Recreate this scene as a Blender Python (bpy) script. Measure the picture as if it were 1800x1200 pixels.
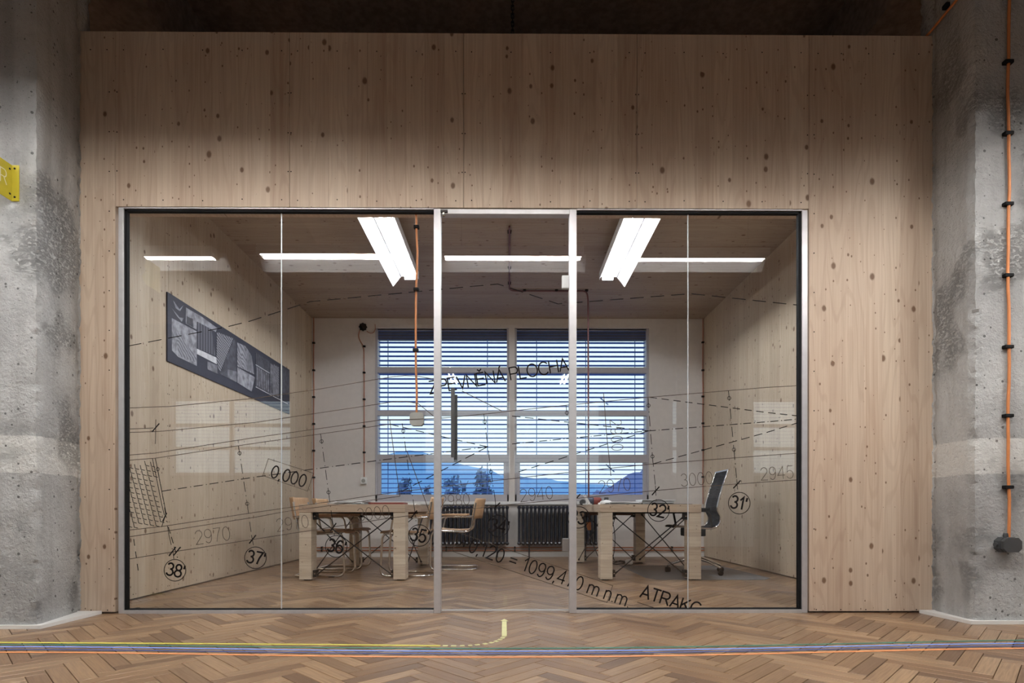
import bpy, bmesh, math, random
from mathutils import Vector, Matrix, noise
random.seed(7)
S = bpy.context.scene
for o in list(bpy.data.objects): bpy.data.objects.remove(o)
COL = S.collection
R = math.radians

# ------------------------------------------------------------------ camera, sky, exposure
CAM_H = 0.72; F_PX = 1000.0; YAW = R(0.38); PX0, PY0 = 900.0, 895.0
cd = bpy.data.cameras.new('camera'); cam = bpy.data.objects.new('camera', cd); COL.objects.link(cam)
cam.location = (0, 0, CAM_H); cam.rotation_euler = (R(90), 0, -YAW)
cd.sensor_width = 36; cd.lens = 36 * F_PX / 1800; cd.shift_y = (PY0 - 600) / 1800; cd.clip_start = 0.05; cd.clip_end = 2000
S.camera = cam
w = bpy.data.worlds.new('sky'); S.world = w; w.use_nodes = True
bg = w.node_tree.nodes['Background']; bg.inputs[0].default_value = (0.80, 0.955, 1.0, 1); bg.inputs[1].default_value = 1.35
S.view_settings.view_transform = 'Standard'; S.view_settings.look = 'None'
S.view_settings.gamma = 1; S.view_settings.use_curve_mapping = False
S.view_settings.exposure = 0.0
HALL_TUBE = 175.0      # luminance of the hall's fluorescent tubes
ROOM_TUBE = 135.0      # luminance of the office's fluorescent tubes

FW = Vector((math.sin(YAW), math.cos(YAW), 0)); RT = Vector((math.cos(YAW), -math.sin(YAW), 0)); UP = Vector((0, 0, 1))
C0 = Vector((0, 0, CAM_H))
def ray(px, py): return FW + RT * ((px - PX0) / F_PX) + UP * ((PY0 - py) / F_PX)
def onY(px, py, Y): d = ray(px, py); return C0 + d * (Y / d.y)
def onX(px, py, X): d = ray(px, py); return C0 + d * (X / d.x)
def onZ(px, py, Z): d = ray(px, py); return C0 + d * ((Z - CAM_H) / d.z)

# ------------------------------------------------------------------ materials
MATS = {}
class NT:
    def __init__(s, name):
        s.m = bpy.data.materials.new(name); s.m.use_nodes = True; s.t = s.m.node_tree; s.n = s.t.nodes
        s.b = s.n['Principled BSDF']; MATS[name] = s.m
    def node(s, kind, **kw):
        n = s.n.new(kind)
        for k, v in kw.items(): setattr(n, k, v)
        return n
    def link(s, a, b): s.t.links.new(a, b)
    def put(s, sock, v):
        if hasattr(v, 'is_output'): s.link(v, sock)
        elif isinstance(v, (tuple, list)) and len(v) == 3 and sock.type == 'RGBA': sock.default_value = (*v, 1)
        else: sock.default_value = v
    def math(s, op, a, b=0.0, c=0.0, clamp=False):
        n = s.node('ShaderNodeMath', operation=op, use_clamp=clamp)
        s.put(n.inputs[0], a); s.put(n.inputs[1], b); s.put(n.inputs[2], c); return n.outputs[0]
    def mix(s, f, a, b, mode='MIX'):
        n = s.node('ShaderNodeMix', data_type='RGBA', blend_type=mode)
        s.put(n.inputs[0], f); s.put(n.inputs[6], a); s.put(n.inputs[7], b); return n.outputs[2]
    def ramp(s, f, lo, hi):
        n = s.node('ShaderNodeMapRange', interpolation_type='SMOOTHSTEP', clamp=True)
        s.put(n.inputs[0], f); s.put(n.inputs[1], lo); s.put(n.inputs[2], hi); return n.outputs[0]
    def noise(s, vec, scale, detail=2.0, rough=0.5):
        n = s.node('ShaderNodeTexNoise'); s.link(vec, n.inputs['Vector'])
        n.inputs['Scale'].default_value = scale; n.inputs['Detail'].default_value = detail; n.inputs['Roughness'].default_value = rough
        return n.outputs['Fac']
    def voro(s, vec, scale, dim='3D'):
        n = s.node('ShaderNodeTexVoronoi', voronoi_dimensions=dim); s.link(vec, n.inputs['Vector']); n.inputs['Scale'].default_value = scale; return n
    def comb(s, x, y, z):
        n = s.node('ShaderNodeCombineXYZ'); s.put(n.inputs[0], x); s.put(n.inputs[1], y); s.put(n.inputs[2], z); return n.outputs[0]
    def sep(s, v):
        n = s.node('ShaderNodeSeparateXYZ'); s.link(v, n.inputs[0]); return n.outputs
    def objco(s): return s.node('ShaderNodeTexCoord').outputs['Object']
    def rnd(s): return s.node('ShaderNodeObjectInfo').outputs['Random']
    def bump(s, h, strength=0.3, dist=0.01):
        n = s.node('ShaderNodeBump'); n.inputs['Strength'].default_value = strength; n.inputs['Distance'].default_value = dist
        s.link(h, n.inputs['Height']); s.link(n.outputs[0], s.b.inputs['Normal'])

def plain(name, col, rough=0.5, metal=0.0, emit=None, strength=0.0, coat=0.0, grain=0.06, spec=0.5):
    m = NT(name); v = m.noise(m.objco(), 18.0, 3.0)
    k = m.ramp(v, 0.25, 0.75)
    lo = tuple(c * (1 - grain) for c in col); hi = tuple(min(1, c * (1 + grain)) for c in col)
    m.put(m.b.inputs['Base Color'], m.mix(k, lo, hi))
    m.b.inputs['Roughness'].default_value = rough; m.b.inputs['Metallic'].default_value = metal
    m.b.inputs['Coat Weight'].default_value = coat; m.b.inputs['Specular IOR Level'].default_value = spec
    if emit: m.put(m.b.inputs['Emission Color'], emit); m.b.inputs['Emission Strength'].default_value = strength
    return m.m

def wood(name, across='x', along='z', stripe=None, light=(0.585, 0.468, 0.362), dark=(0.445, 0.325, 0.24), knots=1.0, var=0.16, rough=0.55, rscale=1.0):
    m = NT(name); p = m.sep(m.objco()); ix = {'x': 0, 'y': 1, 'z': 2}
    other = [a for a in 'xyz' if a not in (across, along)][0]
    u, t, v = p[ix[across]], p[ix[other]], p[ix[along]]
    r = m.rnd()
    if stripe:
        st = m.math('FLOOR', m.math('DIVIDE', u, stripe))
        wn = m.node('ShaderNodeTexWhiteNoise', noise_dimensions='2D')
        m.link(m.comb(st, m.math('MULTIPLY', r, 91.0), 0.0), wn.inputs['Vector']); r = wn.outputs['Value']
    ro = m.math('MULTIPLY', r, 53.0)
    u2 = m.math('ADD', u, ro); v2 = m.math('ADD', v, m.math('MULTIPLY', r, 17.0))
    # fine grain and growth rings, stretched along the board
    g = m.noise(m.comb(m.math('MULTIPLY', u2, 95.0), m.math('MULTIPLY', t, 30.0), m.math('MULTIPLY', v2, 1.6)), 1.0, 3.0, 0.6)
    warp = m.noise(m.comb(m.math('MULTIPLY', u2, 5.0), t, m.math('MULTIPLY', v2, 0.55)), 1.0, 1.5)
    rings = m.math('SINE', m.math('MULTIPLY', warp, 75.0 * rscale))
    rings = m.ramp(rings, 0.35, 1.0)
    col = m.mix(m.ramp(g, 0.38, 0.66), light, tuple(0.55 * a + 0.45 * b for a, b in zip(light, dark)))
    col = m.mix(m.math('MULTIPLY', rings, 0.42), col, dark)
    sk = m.noise(m.comb(m.math('MULTIPLY', u2, 26.0), t, m.math('MULTIPLY', v2, 0.45)), 1.0, 2.0)
    col = m.mix(m.math('MULTIPLY', m.ramp(sk, 0.52, 0.74), 0.42), col, tuple(c * k_ for c, k_ in zip(dark, (0.86, 0.76, 0.70))))
    val = m.math('ADD', 1.0 - var * 0.6, m.math('MULTIPLY', m.math('FRACT', m.math('MULTIPLY', r, 7.13)), var))
    col = m.mix(1.0, col, m.comb(val, m.math('POWER', val, 1.25), m.math('POWER', val, 1.35)), 'MULTIPLY')
    if knots:
        for sc_u, sc_v, cut, rad in ((7.5, 5.2, 0.50, 0.17), (14.0, 9.0, 0.48, 0.10)):
            vo = m.voro(m.comb(m.math('MULTIPLY', u2, sc_u), m.math('MULTIPLY', v2, sc_v), 0.0), 1.0, '2D')
            cr = m.sep(vo.outputs['Color'])[0]
            rr = m.math('MULTIPLY', m.math('POWER', m.math('SUBTRACT', cr, cut, clamp=True), 1.3), rad * 2.0 * knots)
            edge = m.noise(m.comb(m.math('MULTIPLY', u2, 120.0), 0.0, m.math('MULTIPLY', v2, 120.0)), 1.0)
            dd = m.math('ADD', vo.outputs['Distance'], m.math('MULTIPLY', m.math('SUBTRACT', edge, 0.5), 0.03))
            k = m.math('SUBTRACT', 1.0, m.ramp(m.math('DIVIDE', dd, m.math('ADD', rr, 0.0001)), 0.55, 1.25))
            k = m.math('MULTIPLY', k, m.math('GREATER_THAN', rr, 0.010))
            col = m.mix(m.math('MULTIPLY', k, 0.90), col, (0.135, 0.065, 0.030))
    m.put(m.b.inputs['Base Color'], col); m.b.inputs['Roughness'].default_value = rough
    m.bump(g, 0.08, 0.002)
    return m.m

def parquet(name, island):
    m = NT(name); p = m.sep(m.objco())
    r = m.node('ShaderNodeNewGeometry').outputs['Random Per Island'] if island else m.rnd()
    ro = m.math('MULTIPLY', r, 41.0)
    g = m.noise(m.comb(m.math('ADD', m.math('MULTIPLY', p[0], 5.0), ro), m.math('MULTIPLY', p[1], 130.0), ro), 1.0, 3.0, 0.6)
    bl = m.noise(m.comb(m.math('ADD', m.math('MULTIPLY', p[0], 7.0), ro), m.math('MULTIPLY', p[1], 22.0), ro), 1.0, 2.0)
    c1, c2, c3 = (0.23, 0.135, 0.073), (0.40, 0.265, 0.155), (0.115, 0.066, 0.040)
    f1 = m.math('FRACT', m.math('MULTIPLY', r, 5.7)); f2 = m.math('FRACT', m.math('MULTIPLY', r, 23.3))
    col = m.mix(f1, c1, c2); col = m.mix(m.math('MULTIPLY', m.ramp(f2, 0.55, 1.0), 0.75), col, c3)
    col = m.mix(m.math('MULTIPLY', m.ramp(g, 0.35, 0.7), 0.45), col, c3)
    col = m.mix(m.math('MULTIPLY', m.ramp(bl, 0.55, 0.8), 0.5), col, (0.16, 0.085, 0.05))
    m.put(m.b.inputs['Base Color'], col)
    m.put(m.b.inputs['Roughness'], m.math('ADD', 0.24, m.math('MULTIPLY', g, 0.14)))
    m.bump(g, 0.06, 0.001)
    return m.m

def concrete(name, band=True):
    m = NT(name); co = m.objco(); p = m.sep(co)
    big = m.noise(co, 1.6, 4.0, 0.6); fine = m.noise(co, 45.0, 5.0, 0.7); mid = m.noise(co, 9.0, 4.0, 0.65)
    streak = m.noise(m.comb(m.math('MULTIPLY', p[0], 9.0), m.math('MULTIPLY', p[1], 9.0), m.math('MULTIPLY', p[2], 0.7)), 1.0, 3.0)
    col = m.mix(m.ramp(big, 0.3, 0.7), (0.36, 0.365, 0.367), (0.55, 0.56, 0.562))
    col = m.mix(m.math('MULTIPLY', m.ramp(streak, 0.45, 0.75), 0.45), col, (0.29, 0.285, 0.28))
    col = m.mix(m.math('MULTIPLY', m.ramp(fine, 0.5, 0.75), 0.35), col, (0.24, 0.235, 0.23))
    vo = m.voro(co, 26.0); cr = m.sep(vo.outputs['Color'])[0]
    pit = m.math('LESS_THAN', vo.outputs['Distance'], m.math('MULTIPLY', m.math('SUBTRACT', cr, 0.60, clamp=True), 0.62))
    ro = m.ramp(m.noise(co, 2.3, 3.0), 0.52, 0.66); wv = m.noise(m.comb(p[0], p[1], m.math('MULTIPLY', p[2], 1.7)), 38.0, 6.0, 0.75)
    rough_ = m.math('MULTIPLY', ro, m.ramp(wv, 0.45, 0.62))
    col = m.mix(m.math('MULTIPLY', rough_, 0.22), col, (0.17, 0.17, 0.17))
    vs_ = m.voro(co, 70.0); pit = m.math('MAXIMUM', pit, m.math('LESS_THAN', vs_.outputs['Distance'], m.math('MULTIPLY', m.math('SUBTRACT', m.sep(vs_.outputs['Color'])[0], 0.70, clamp=True), 0.7)))
    if band:
        zz = m.math('ADD', p[2], m.math('MULTIPLY', m.math('SUBTRACT', mid, 0.5), 0.03))
        b = m.math('MULTIPLY', m.ramp(zz, 0.938, 0.946), m.math('SUBTRACT', 1.0, m.ramp(zz, 1.162, 1.17)))
        col = m.mix(m.math('MULTIPLY', b, 0.8), col, (0.72, 0.72, 0.70))
    col = m.mix(m.math('MULTIPLY', pit, 0.85), col, (0.10, 0.10, 0.10))
    m.put(m.b.inputs['Base Color'], col); m.b.inputs['Roughness'].default_value = 0.85
    h = m.math('SUBTRACT', m.math('ADD', m.math('MULTIPLY', fine, 0.8), m.math('ADD', mid, m.math('MULTIPLY', pit, -1.2))), m.math('MULTIPLY', rough_, 0.6))
    m.bump(h, 0.9, 0.022)
    return m.m

def glass(name, r0=0.05, tint=(0.97, 0.98, 0.985)):
    # clear sheet: passes light straight through, mirrors a little, more at grazing angles (Schlick)
    m = NT(name); m.n.remove(m.b)
    tr = m.node('ShaderNodeBsdfTransparent'); tr.inputs[0].default_value = (*tint, 1)
    gl = m.node('ShaderNodeBsdfGlossy'); gl.inputs['Roughness'].default_value = 0.0; gl.inputs[0].default_value = (1, 1, 1, 1)
    lw = m.node('ShaderNodeLayerWeight'); lw.inputs[0].default_value = 0.5
    fr = m.math('ADD', r0, m.math('MULTIPLY', 1.0 - r0, m.math('POWER', lw.outputs['Facing'], 5.0)))
    mx = m.node('ShaderNodeMixShader'); m.link(fr, mx.inputs[0]); m.link(tr.outputs[0], mx.inputs[1]); m.link(gl.outputs[0], mx.inputs[2])
    m.link(mx.outputs[0], m.n['Material Output'].inputs[0])
    return m.m

def film(name, col, f):
    # frosted plastic sheet: part clear, part matt
    m = NT(name); m.n.remove(m.b)
    tr = m.node('ShaderNodeBsdfTransparent'); df = m.node('ShaderNodeBsdfDiffuse'); m.put(df.inputs[0], m.mix(m.noise(m.objco(), 6.0), col, tuple(c * 1.1 for c in col)))
    mx = m.node('ShaderNodeMixShader'); mx.inputs[0].default_value = f; m.link(tr.outputs[0], mx.inputs[1]); m.link(df.outputs[0], mx.inputs[2])
    m.link(mx.outputs[0], m.n['Material Output'].inputs[0]); return m.m

def stripes(name, a, b, freq, ax=(0, 1, 0), rough=0.6, warp=0.0):
    m = NT(name); p = m.sep(m.objco())
    s = m.math('ADD', m.math('MULTIPLY', p[0], ax[0] * freq), m.math('ADD', m.math('MULTIPLY', p[1], ax[1] * freq), m.math('MULTIPLY', p[2], ax[2] * freq)))
    if warp: s = m.math('ADD', s, m.math('MULTIPLY', m.noise(m.objco(), 6.0), warp))
    m.put(m.b.inputs['Base Color'], m.mix(m.ramp(m.math('SINE', s), -0.4, 0.6), a, b)); m.b.inputs['Roughness'].default_value = rough
    return m.m

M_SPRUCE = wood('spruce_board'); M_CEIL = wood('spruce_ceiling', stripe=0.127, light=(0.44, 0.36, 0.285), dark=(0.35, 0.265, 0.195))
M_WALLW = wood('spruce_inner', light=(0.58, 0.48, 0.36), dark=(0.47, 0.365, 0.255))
M_TOP = wood('spruce_tabletop', across='z', along='x', light=(0.62, 0.50, 0.38), knots=0.8)
M_GLU = wood('spruce_stacked', across='z', along='x', stripe=0.046, light=(0.72, 0.63, 0.51), dark=(0.56, 0.46, 0.35), knots=0.7, var=0.20)
M_RAIL = wood('dark_stained_rail', across='z', along='x', light=(0.20, 0.10, 0.06), dark=(0.13, 0.06, 0.035), knots=0)
M_BEECH = wood('beech_plywood', across='y', along='x', light=(0.58, 0.38, 0.23), dark=(0.47, 0.29, 0.16), knots=0)
M_PARQ = parquet('oak_parquet', False); M_PARQ2 = parquet('oak_parquet_far', True)
M_SUB = plain('subfloor_dark', (0.05, 0.03, 0.02), 0.9); M_FAR = plain('floor_plain', (0.30, 0.18, 0.10), 0.45)
M_CONC = concrete('board_marked_concrete'); M_CONC2 = concrete('concrete_soffit', False)
M_DARKC = plain('dark_soffit', (0.34, 0.26, 0.21), 0.9, grain=0.2)
M_PLAST = plain('white_plaster', (0.70, 0.66, 0.63), 0.8, grain=0.03); M_WHITE = plain('white_paint', (0.80, 0.80, 0.79), 0.4, grain=0.02)
M_HALLW = plain('hall_plaster', (0.11, 0.108, 0.105), 0.85, grain=0.05)
M_ALU = plain('brushed_aluminium', (0.60, 0.59, 0.605), 0.38, 0.55, grain=0.05); M_CHROME = plain('chrome', (0.80, 0.78, 0.76), 0.09, 1.0, grain=0.02)
M_BLACK = plain('black_rubber', (0.008, 0.008, 0.009), 0.7, spec=0.12); M_STEEL = plain('black_steel', (0.025, 0.022, 0.022), 0.45, 0.6)
M_IRON = plain('cast_iron_black', (0.018, 0.02, 0.03), 0.35); M_GREYP = plain('grey_plastic', (0.36, 0.355, 0.33), 0.5)
M_DKGREY = plain('dark_grey_plastic', (0.05, 0.052, 0.055), 0.5); M_ORANGE = plain('orange_cable', (0.62, 0.225, 0.075), 0.5)
M_RUST = plain('rust_cable', (0.42, 0.15, 0.08), 0.55); M_PURPLE = plain('plum_cable', (0.16, 0.06, 0.06), 0.5); M_LOCK = plain('satin_steel', (0.30, 0.275, 0.265), 0.35, 0.6); M_COPPER = plain('copper_pipe', (0.42, 0.17, 0.09), 0.4, 0.4)
M_YELLOW = plain('yellow_sheet_metal', (0.50, 0.42, 0.035), 0.45); M_LETTER = plain('pale_lettering', (0.75, 0.72, 0.55), 0.5)
M_GLASS = glass('partition_glass', 0.052); M_WGLASS = glass('window_glass', 0.03)
M_SEAL = plain('pale_silicone', (0.50, 0.52, 0.54), 0.3); M_INK = plain('black_vinyl', (0.010, 0.008, 0.008), 0.8, spec=0.05); M_INK2 = plain('grey_brown_vinyl', (0.07, 0.052, 0.042), 0.8, spec=0.05)
M_INKB = plain('blue_grey_vinyl', (0.06, 0.12, 0.25), 0.6)
M_TUBE = plain('fluorescent_tube_room', (0.9, 0.9, 0.9), 0.4, emit=(0.94, 0.97, 1.0), strength=ROOM_TUBE)
M_TUBEH = plain('fluorescent_tube_hall', (0.9, 0.9, 0.9), 0.4, emit=(1.0, 0.965, 0.92), strength=HALL_TUBE)
M_REFL = plain('white_enamel_reflector', (0.86, 0.87, 0.88), 0.35, grain=0.01)
M_SLAT = plain('blue_grey_slat', (0.075, 0.22, 0.72), 0.5); M_HEAD = plain('slate_blind_box', (0.10, 0.12, 0.19), 0.5)
M_HILL1 = plain('far_hill_haze_blue', (0.14, 0.33, 0.66), 0.95); M_HILL2 = plain('near_hill_haze_blue', (0.085, 0.13, 0.36), 0.95, grain=0.2)  # blue of distant haze at dusk is put into both hill colours
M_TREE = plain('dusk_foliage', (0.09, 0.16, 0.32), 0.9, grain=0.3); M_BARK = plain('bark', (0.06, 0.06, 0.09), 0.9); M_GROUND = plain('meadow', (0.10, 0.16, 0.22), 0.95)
M_PAPER = plain('paper', (0.88, 0.88, 0.88), 0.7); M_RED = plain('dark_red_card', (0.22, 0.045, 0.035), 0.6); M_NAVY = plain('navy_plastic', (0.05, 0.06, 0.10), 0.4)
M_MESH = plain('black_mesh_fabric', (0.010, 0.011, 0.015), 0.75, spec=0.12); M_MAT = film('chair_mat_film', (0.30, 0.30, 0.31), 0.55)
M_POSTER = plain('poster_navy', (0.035, 0.036, 0.055), 0.55); M_P1 = plain('print_light_grey', (0.30, 0.30, 0.34), 0.6, grain=0.45); M_P2 = plain('print_mid_grey', (0.19, 0.19, 0.22), 0.6, grain=0.4)
M_P3 = plain('print_dark_grey', (0.075, 0.075, 0.095), 0.6, grain=0.4); M_P4 = plain('print_white', (0.62, 0.62, 0.66), 0.6, grain=0.15)
M_PS1 = stripes('print_ribs', (0.07, 0.07, 0.09), (0.32, 0.32, 0.36), 170.0, (0, 0.6, 1.2), warp=14.0); M_PS2 = stripes('print_floors', (0.05, 0.05, 0.07), (0.15, 0.15, 0.18), 130.0, (0, 1, 0))
M_PS3 = stripes('print_dots', (0.16, 0.16, 0.19), (0.34, 0.34, 0.38), 150.0, (0, 0.7, 0.9), warp=25.0)

# ------------------------------------------------------------------ mesh helpers
class MB:
    def __init__(s): s.v = []; s.f = []; s.smooth = []
    def add(s, vs, fs, smooth=False):
        n = len(s.v); s.v += [tuple(v) for v in vs]; s.f += [tuple(i + n for i in f) for f in fs]; s.smooth += [smooth] * len(fs); return s
    def box(s, x0, x1, y0, y1, z0, z1):
        vs = [(x, y, z) for z in (z0, z1) for y in (y0, y1) for x in (x0, x1)]
        return s.add(vs, [(0, 2, 3, 1), (4, 5, 7, 6), (0, 1, 5, 4), (2, 6, 7, 3), (0, 4, 6, 2), (1, 3, 7, 5)])
    def cbox(s, x0, x1, y0, y1, z0, z1, c):
        # box with its long edges chamfered (a rounded look in a few faces)
        bm = bmesh.new(); bmesh.ops.create_cube(bm, size=1.0)
        for v in bm.verts: v.co = Vector(((x0 + x1) / 2 + v.co.x * (x1 - x0), (y0 + y1) / 2 + v.co.y * (y1 - y0), (z0 + z1) / 2 + v.co.z * (z1 - z0)))
        bmesh.ops.bevel(bm, geom=list(bm.edges), offset=c, segments=2, affect='EDGES', profile=0.6)
        bm.verts.ensure_lookup_table(); bm.verts.index_update()
        s.add([v.co for v in bm.verts], [[v.index for v in f.verts] for f in bm.faces]); bm.free(); return s
    def prism(s, poly, axis, a, b):
        # poly: 2-D outline; axis: extrusion axis
        def P(u, v, t): return {'x': (t, u, v), 'y': (u, t, v), 'z': (u, v, t)}[axis]
        n = len(poly); vs = [P(u, v, a) for u, v in poly] + [P(u, v, b) for u, v in poly]
        fs = [tuple(range(n))[::-1], tuple(range(n, 2 * n))] + [(i, (i + 1) % n, n + (i + 1) % n, n + i) for i in range(n)]
        return s.add(vs, fs)
    def tube(s, pts, r, seg=8, closed=False, caps=True):
        pts = [Vector(p) for p in pts]; n = len(pts); rings = []
        def tan(i):
            a = pts[(i - 1) % n] if (closed or i > 0) else pts[i]; b = pts[(i + 1) % n] if (closed or i < n - 1) else pts[i]
            return (b - a).normalized()
        t = tan(0); ref = Vector((0, 0, 1)) if abs(t.z) < 0.9 else Vector((1, 0, 0)); nrm = t.cross(ref).normalized()
        for i in range(n):
            t2 = tan(i); q = t.rotation_difference(t2); nrm = (q @ nrm); nrm = (nrm - t2 * nrm.dot(t2)).normalized(); t = t2; bn = t.cross(nrm)
            rad = r[i] if isinstance(r, (list, tuple)) else r
            rings.append([pts[i] + (nrm * math.cos(2 * math.pi * k / seg) + bn * math.sin(2 * math.pi * k / seg)) * rad for k in range(seg)])
        vs = [v for ring in rings for v in ring]; fs = []
        for i in range(n if closed else n - 1):
            j = (i + 1) % n
            for k in range(seg): fs.append((i * seg + k, i * seg + (k + 1) % seg, j * seg + (k + 1) % seg, j * seg + k))
        s.add(vs, fs, True)
        if caps and not closed: s.add(rings[0], [tuple(range(seg))[::-1]]); s.add(rings[-1], [tuple(range(seg))])
        return s
    def lathe(s, prof, c=(0, 0, 0), axis='z', seg=16):
        vs = []; fs = []
        for r, h in prof:
            for k in range(seg):
                a = 2 * math.pi * k / seg; u, v = r * math.cos(a), r * math.sin(a)
                p = {'z': (u, v, h), 'y': (u, h, v), 'x': (h, u, v)}[axis]; vs.append((p[0] + c[0], p[1] + c[1], p[2] + c[2]))
        for i in range(len(prof) - 1):
            for k in range(seg): fs.append((i * seg + k, i * seg + (k + 1) % seg, (i + 1) * seg + (k + 1) % seg, (i + 1) * seg + k))
        s.add(vs, fs, True)
        n = len(prof); s.add(vs[:seg], [tuple(range(seg))[::-1]]); s.add(vs[(n - 1) * seg:], [tuple(range(seg))]); return s
    def mesh(s, name, mat):
        me = bpy.data.meshes.new(name); me.from_pydata(s.v, [], s.f); me.materials.append(mat)
        me.polygons.foreach_set('use_smooth', s.smooth); me.update()
        bm = bmesh.new(); bm.from_mesh(me); bmesh.ops.recalc_face_normals(bm, faces=bm.faces); bm.to_mesh(me); bm.free()
        return me
    def obj(s, name, mat, parent=None):
        return link(name, s.mesh(name, mat), parent)
def link(name, me, parent=None, loc=None, rot=None):
    o = bpy.data.objects.new(name, me); COL.objects.link(o); o.parent = parent
    if loc is not None: o.location = loc
    if rot is not None: o.rotation_euler = rot
    return o
def tag(o, label, cat, group=None, kind=None):
    o['label'] = label; o['category'] = cat
    if group: o['group'] = group
    if kind: o['kind'] = kind
    return o
def thing(name, label, cat, loc=(0, 0, 0), rz=0.0, group=None, kind=None):
    o = link(name, None, None, loc, (0, 0, rz)); return tag(o, label, cat, group, kind)
def copy_tree(o, parent=None):
    c = o.copy(); COL.objects.link(c)
    if parent: c.parent = parent
    for ch in list(o.children): copy_tree(ch, c)
    return c
def fillet(pts, r, n=5):
    # round the inner corners of a polyline
    pts = [Vector(p) for p in pts]; out = [pts[0]]
    for i in range(1, len(pts) - 1):
        a, b, c = pts[i - 1], pts[i], pts[i + 1]; d1 = (a - b); d2 = (c - b)
        rr = min(r, d1.length * 0.49, d2.length * 0.49); p = b + d1.normalized() * rr; q = b + d2.normalized() * rr
        for k in range(n + 1):
            t = k / n; out.append(p * (1 - t) ** 2 + b * 2 * t * (1 - t) + q * t ** 2)
    return out + [pts[-1]]

# ------------------------------------------------------------------ key measures (metres)
D = 3.95             # front face of the timber wall
WT = 0.14            # its thickness
YB = 8.65            # back wall
XL, XR = -2.98, 2.98 # office side walls
ZC = 3.62            # office ceiling
ZTOP = onY(900, 59, D).z
OX0, OX1 = onY(205, 700, D).x, onY(1421, 700, D).x      # opening in the front wall
OZ = onY(900, 365, D).z
SLAB = 5.25

# ================================================================== FLOOR
fl = thing('floor', 'worn brown oak herringbone parquet floor', 'floor', kind='structure')
MB().box(-9.5, 9.5, -6, 9.0, -0.20, -0.0125).obj('subfloor', M_SUB, fl)
L, Wd, GAP = 0.39, 0.0745, 0.0015
ca = math.cos(R(45)); X_OFF = 0.0115 - (L - Wd) / (2 * math.sqrt(2)); Y_OFF = 0.03
pieces = []
for j in range(-14, 15):
    for i in range(-100, 160):
        for kind, (bx, by) in (('H', (L / 2, Wd / 2)), ('V', (L + Wd / 2, Wd - L / 2))):
            u = bx + i * Wd + j * L; v = by + i * Wd - j * L
            x = (u - v) * ca + X_OFF; y = (u + v) * ca + Y_OFF
            if -6.2 < x < 6.2 and -0.6 < y < YB + 0.1: pieces.append((x, y, kind))
def in_view(x, y):
    if y < 2.1 or y > YB: return False
    px = PX0 + (x * math.cos(YAW)) / y * F_PX; py = PY0 + CAM_H / y * F_PX
    hid = (abs(x) > 2.95 and 3.45 < y) or (D - 0.05 < y < D + 0.1)
    return -70 < px < 1870 and py < 1235 and not hid
vis = sorted([p for p in pieces if in_view(p[0], p[1])], key=lambda p: p[1])
near = set(vis[:300])
pm = []
def piece_mesh(mb, x, y, dz=0.0):
    a, b, c = L / 2 - GAP, Wd / 2 - GAP, 0.0014
    vs = [(x - a, y - b, -0.012), (x + a, y - b, -0.012), (x + a, y + b, -0.012), (x - a, y + b, -0.012),
          (x - a, y - b, dz - c), (x + a, y - b, dz - c), (x + a, y + b, dz - c), (x - a, y + b, dz - c),
          (x - a + c, y - b + c, dz), (x + a - c, y - b + c, dz), (x + a - c, y + b - c, dz), (x - a + c, y + b - c, dz)]
    mb.add(vs, [(0, 1, 5, 4), (1, 2, 6, 5), (2, 3, 7, 6), (3, 0, 4, 7), (4, 5, 9, 8), (5, 6, 10, 9), (6, 7, 11, 10), (7, 4, 8, 11), (8, 9, 10, 11)])
pmesh = MB(); piece_mesh(pmesh, 0, 0); pmesh = pmesh.mesh('parquet_block', M_PARQ)
rest = {'H': MB(), 'V': MB()}
rr = random.Random(3)
for p in pieces:
    x, y, k = p; ang = R(45 if k == 'H' else -45); dz = rr.uniform(-0.0009, 0.0)
    if p in near:
        link('parquet_block', pmesh, fl, (x, y, dz), (rr.uniform(-0.0012, 0.0012), rr.uniform(-0.0008, 0.0008), ang))
    else:
        c, s_ = math.cos(-ang), math.sin(-ang); piece_mesh(rest[k], x * c - y * s_, x * s_ + y * c, dz)
for k, a in (('H', 45), ('V', -45)):
    o = rest[k].obj('parquet_field', M_PARQ2, fl); o.rotation_euler = (0, 0, R(a)); o['kind'] = 'stuff'
fe = MB(); fe.box(-9.5, -6.1, -6, 8.8, -0.0125, -0.003); fe.box(6.1, 9.5, -6, 8.8, -0.0125, -0.003); fe.box(-6.1, 6.1, -6, -0.55, -0.0125, -0.003)
fe.obj('floor_border', M_FAR, fl)

# ================================================================== TIMBER WALLS
BW = 0.127
def board(w, h, t, name='board', mat=M_SPRUCE):
    return MB().box(-w / 2, w / 2, -t, 0, -h / 2, h / 2).mesh(name, mat)
BM = {}
def bmesh_for(w, h, t, mat):
    k = (round(w, 3), round(h, 3), t, mat.name)
    if k not in BM: BM[k] = board(w, h, t, 'board', mat)
    return BM[k]
wf = thing('wall_front', 'spruce plank partition wall with a wide glazed opening', 'wall', kind='structure')
screw_me = MB().lathe([(0.0042, 0.0), (0.0042, -0.0012), (0.002, -0.0014)], axis='y', seg=8).mesh('screw', M_BLACK)
def front_panel(x0, x1, z0, z1, screws):
    g = 0.0012; xa, xb = x0 + g, x1 - g
    core = MB().box(xa, xb, D + 0.021, D + WT, z0, z1).obj('panel', M_SPRUCE, wf)
    n = max(1, round((xb - xa) / BW)); ws = (xb - xa) / n
    for i in range(n):
        wv = ws - 0.0004
        link('board', bmesh_for(wv, z1 - z0, 0.02, M_SPRUCE), core, (xa + ws * (i + 0.5), D + 0.0205, (z0 + z1) / 2))
    for sx, sz in screws:
        link('screw', screw_me, core, (sx, D + 0.0008, sz))
seams = [onY(p, 200, D).x for p in (203, 509, 815, 1120, 1422)]
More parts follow.
